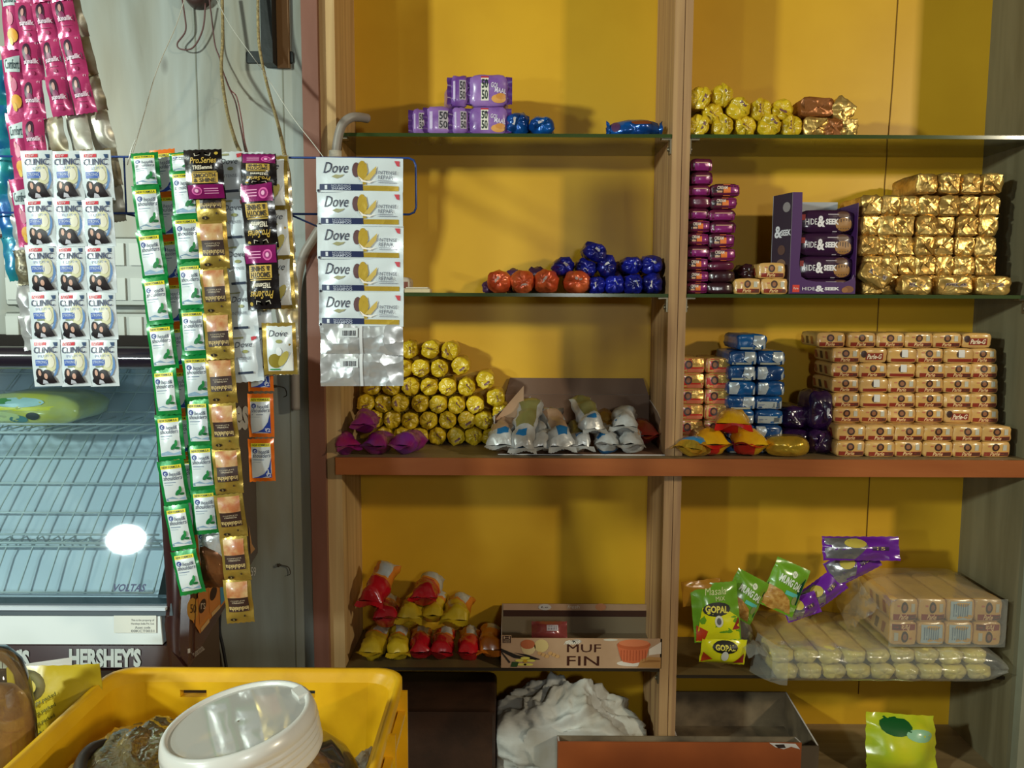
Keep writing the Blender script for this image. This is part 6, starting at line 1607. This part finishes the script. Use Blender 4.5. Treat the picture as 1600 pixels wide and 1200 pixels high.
# clear jar with white lid
M_lid = mat('white_lid_plastic', (214, 212, 206), .3, 0, coat=.3); M_lidt = film('milky_lid_window', (240, 236, 228), .28, .2, .05, (206, 204, 198)); M_jar = film('clear_jar_plastic', (244, 242, 232), .93, .10, .04, (200, 196, 180))
yj = -.80; tc = P(377, 1106, yj); tl = math.radians(-9); 
H = (tc.z - (zt0_ + .006)) - .017
jr = empty('plastic_jar', (tc.x + math.sin(-tl) * H * .98, yj, zt0_ + .022), 'clear plastic jar with a wide white screw lid leaning in the yellow crate', 'jar', None, (math.radians(2), tl, 0))
rl = 120 * S(yj); HL = H
mb = MB(); body = [(.01, .001), (.07, .001), (.082, .008), (.098, .02), (.102, HL - .12), (.099, HL - .09), (.090, HL - .068), (.076, HL - .052), (rl - .003, HL - .043), (rl - .004, HL - .03)]
lathe(mb, body, M_jar, 48); ob('jar_body', mb, jr)
mb = MB(); lp = [(rl + .001, HL - .042), (rl + .0022, HL - .040)]
for q in range(4): z = HL - .036 + q * .006; lp += [(rl + .0022, z), (rl + .0008, z + .002), (rl + .0008, z + .0035), (rl + .0020, z + .005)]
lp += [(rl + .001, HL - .008), (rl - .001, HL - .002), (rl - .003, HL), (rl - .0055, HL), (rl - .0065, HL - .001), (rl - .0075, HL - .003)]
lathe(mb, lp, M_lid, 56); ob('lid', mb, jr)['label'] = 'white ribbed screw lid'
mb = MB(); lathe(mb, [(rl - .0075, HL - .003), (rl * .5, HL - .0036), (.001, HL - .004)], M_lidt, 56); ob('lid_window', mb, jr)['label'] = 'milky see-through lid centre'
mb = MB(); M_t = Matrix.Translation((rl * .72, rl * .45, HL - .001)) @ Matrix.Rotation(math.radians(-55), 4, 'Z'); mb.box(-.010, -.004, -.012, .010, .006, .002, M_lid, M_t); ob('lid_tab', mb, jr)
# clear bag and other things in the crate
crumple('clear_bag', 195, 1215, 76 * s, 46 * s, -.78, .09, film('olive_clear_film', (222, 210, 160), .6, .25, .08, (150, 136, 90), bump=.5), 5, .3, 'clear olive-tinted bag lying in the crate left of the jar', 'bag', 2.0, zt0_ + .006, (60, 36))
o = bpy.data.objects['clear_bag']; 
cord('black_strap', [(122, 1215, -.84), (128, 1188, -.80), (145, 1170, -.78), (168, 1163, -.76)], .006, mat('black_strap_mat', (36, 22, 14), .6), 'black strap curving over the clear bag in the crate', 'strap')
crumple('paper_wad', 578, 1205, 26 * s, 26 * s, -.72, .03, mat('white_paper', (214, 210, 204), .7), 7, .5, 'small wad of white paper in the crate right of the jar', 'paper', 2.4, zt0_ + .006, (40, 26))
# yellow packet, paper and jar at the left edge
M_yp = mat('mustard_packet', (196, 172, 34), .35, 0, bump=.25, bscale=18, coat=.4)
Yp = -.66; s = S(Yp); c = P(95, 1040, Yp); hp = c.z - zt0_ + .0
mb, F = pouch(150 * s, hp, .02, M_yp, 720, wr=.0025, f=14, nx=16, nzz=20); D = Dz(mb, F, 150 * s, hp)
for q in range(4): D.t('net weight packed', -.34, .34 - q * .045, .10 + (.1 if q == 3 else 0), .36 - q * .045 + (.012 if q == 3 else 0), (70, 76, 30), 9, bold=.02 if q < 3 else .04, rot=26)
tag(ob('yellow_packet', mb, None, (c.x, Yp - .005, zt0_ + hp / 2 + .003), (0, math.radians(-2.5), math.radians(0))), 'mustard yellow packet with dark slanted print standing left of the crate', 'packet')
mb = MB(); a, b, c_, d2 = P(20, 1040, -.645), P(112, 1027, -.645), P(112, 1036, -.66), P(28, 1050, -.66)
mb.poly([a, b, c_, d2], mat('white_paper')); mb.poly([p + Vector((0, 0, -.003)) for p in (d2, c_, b, a)], mat('white_paper')); mb.poly([d2, c_, c_ + Vector((0, 0, -.003)), d2 + Vector((0, 0, -.003))], mat('white_paper'))
tag(ob('paper_sheet', mb), 'folded white paper lying on top of the mustard packet', 'paper')
yj2 = -.74; s = S(yj2); c = P(-12, 1010, yj2); hj = c.z - zt0_
t = empty('snack_jar', (c.x, yj2, zt0_ + .0006), 'clear jar of brown snacks with pale base at the left edge', 'jar')
R_ = 56 * s
mb = MB(); lathe(mb, [(R_ * .9, 0), (R_, .006), (R_ * 1.02, hj * .4), (R_, hj * .72), (R_ * .92, hj * .85), (R_ * .72, hj * .94), (R_ * .4, hj * .985), (.001, hj)], M_jar, 40); ob('jar_body', mb, t)
mb = MB(); mb.grid(lambda u, v: ((R_ * .93 * min(1, 4 * v + .3) * (1 if v < .8 else (1 - ((v - .8) / .2) ** 2) ** .5 + .001) * (1 + .03 * noise.noise(Vector((math.cos(u * 6.28) * 4, math.sin(u * 6.28) * 4, v * 14))))) * math.cos(u * 2 * PI),
    (R_ * .93 * min(1, 4 * v + .3) * (1 if v < .8 else (1 - ((v - .8) / .2) ** 2) ** .5 + .001)) * math.sin(u * 2 * PI), .01 + (hj * .84) * v), 32, 26, mat('brown_snack_fill', (176, 132, 78), .6, bump=.6, bscale=70, var=.4, vscale=60, c2=(140, 96, 48)), True, True); ob('snack_fill', mb, t)
mb = MB(); lathe(mb, [(R_ * 1.03, .004), (R_ * 1.05, .02), (R_ * 1.06, hj * .5), (R_ * .98, hj * .56)], mat('pale_grey_label', (176, 168, 156), .6), 40); ob('paper_label', mb, t)['label'] = 'pale grey paper wrapped round the lower part'
cord('pink_ribbon', [(42, 1176, -.77), (44, 1192, -.77), (45, 1215, -.77)], .0012, mat('pink_ribbon_mat', (214, 70, 100), .4), 'thin pink ribbon hanging beside the snack jar', 'ribbon')
mb = MB(); c = P(44, 1072, -.70); mb.tube([c + Vector((.013 * math.cos(a * PI / 8), 0, .013 * math.sin(a * PI / 8))) for a in range(-6, 7)], .0045, mat('grey_green_tape', (150, 150, 110), .5), 10)
tag(ob('tape_ring', mb), 'grey-green ring of tape hanging between snack jar and mustard packet', 'tape')
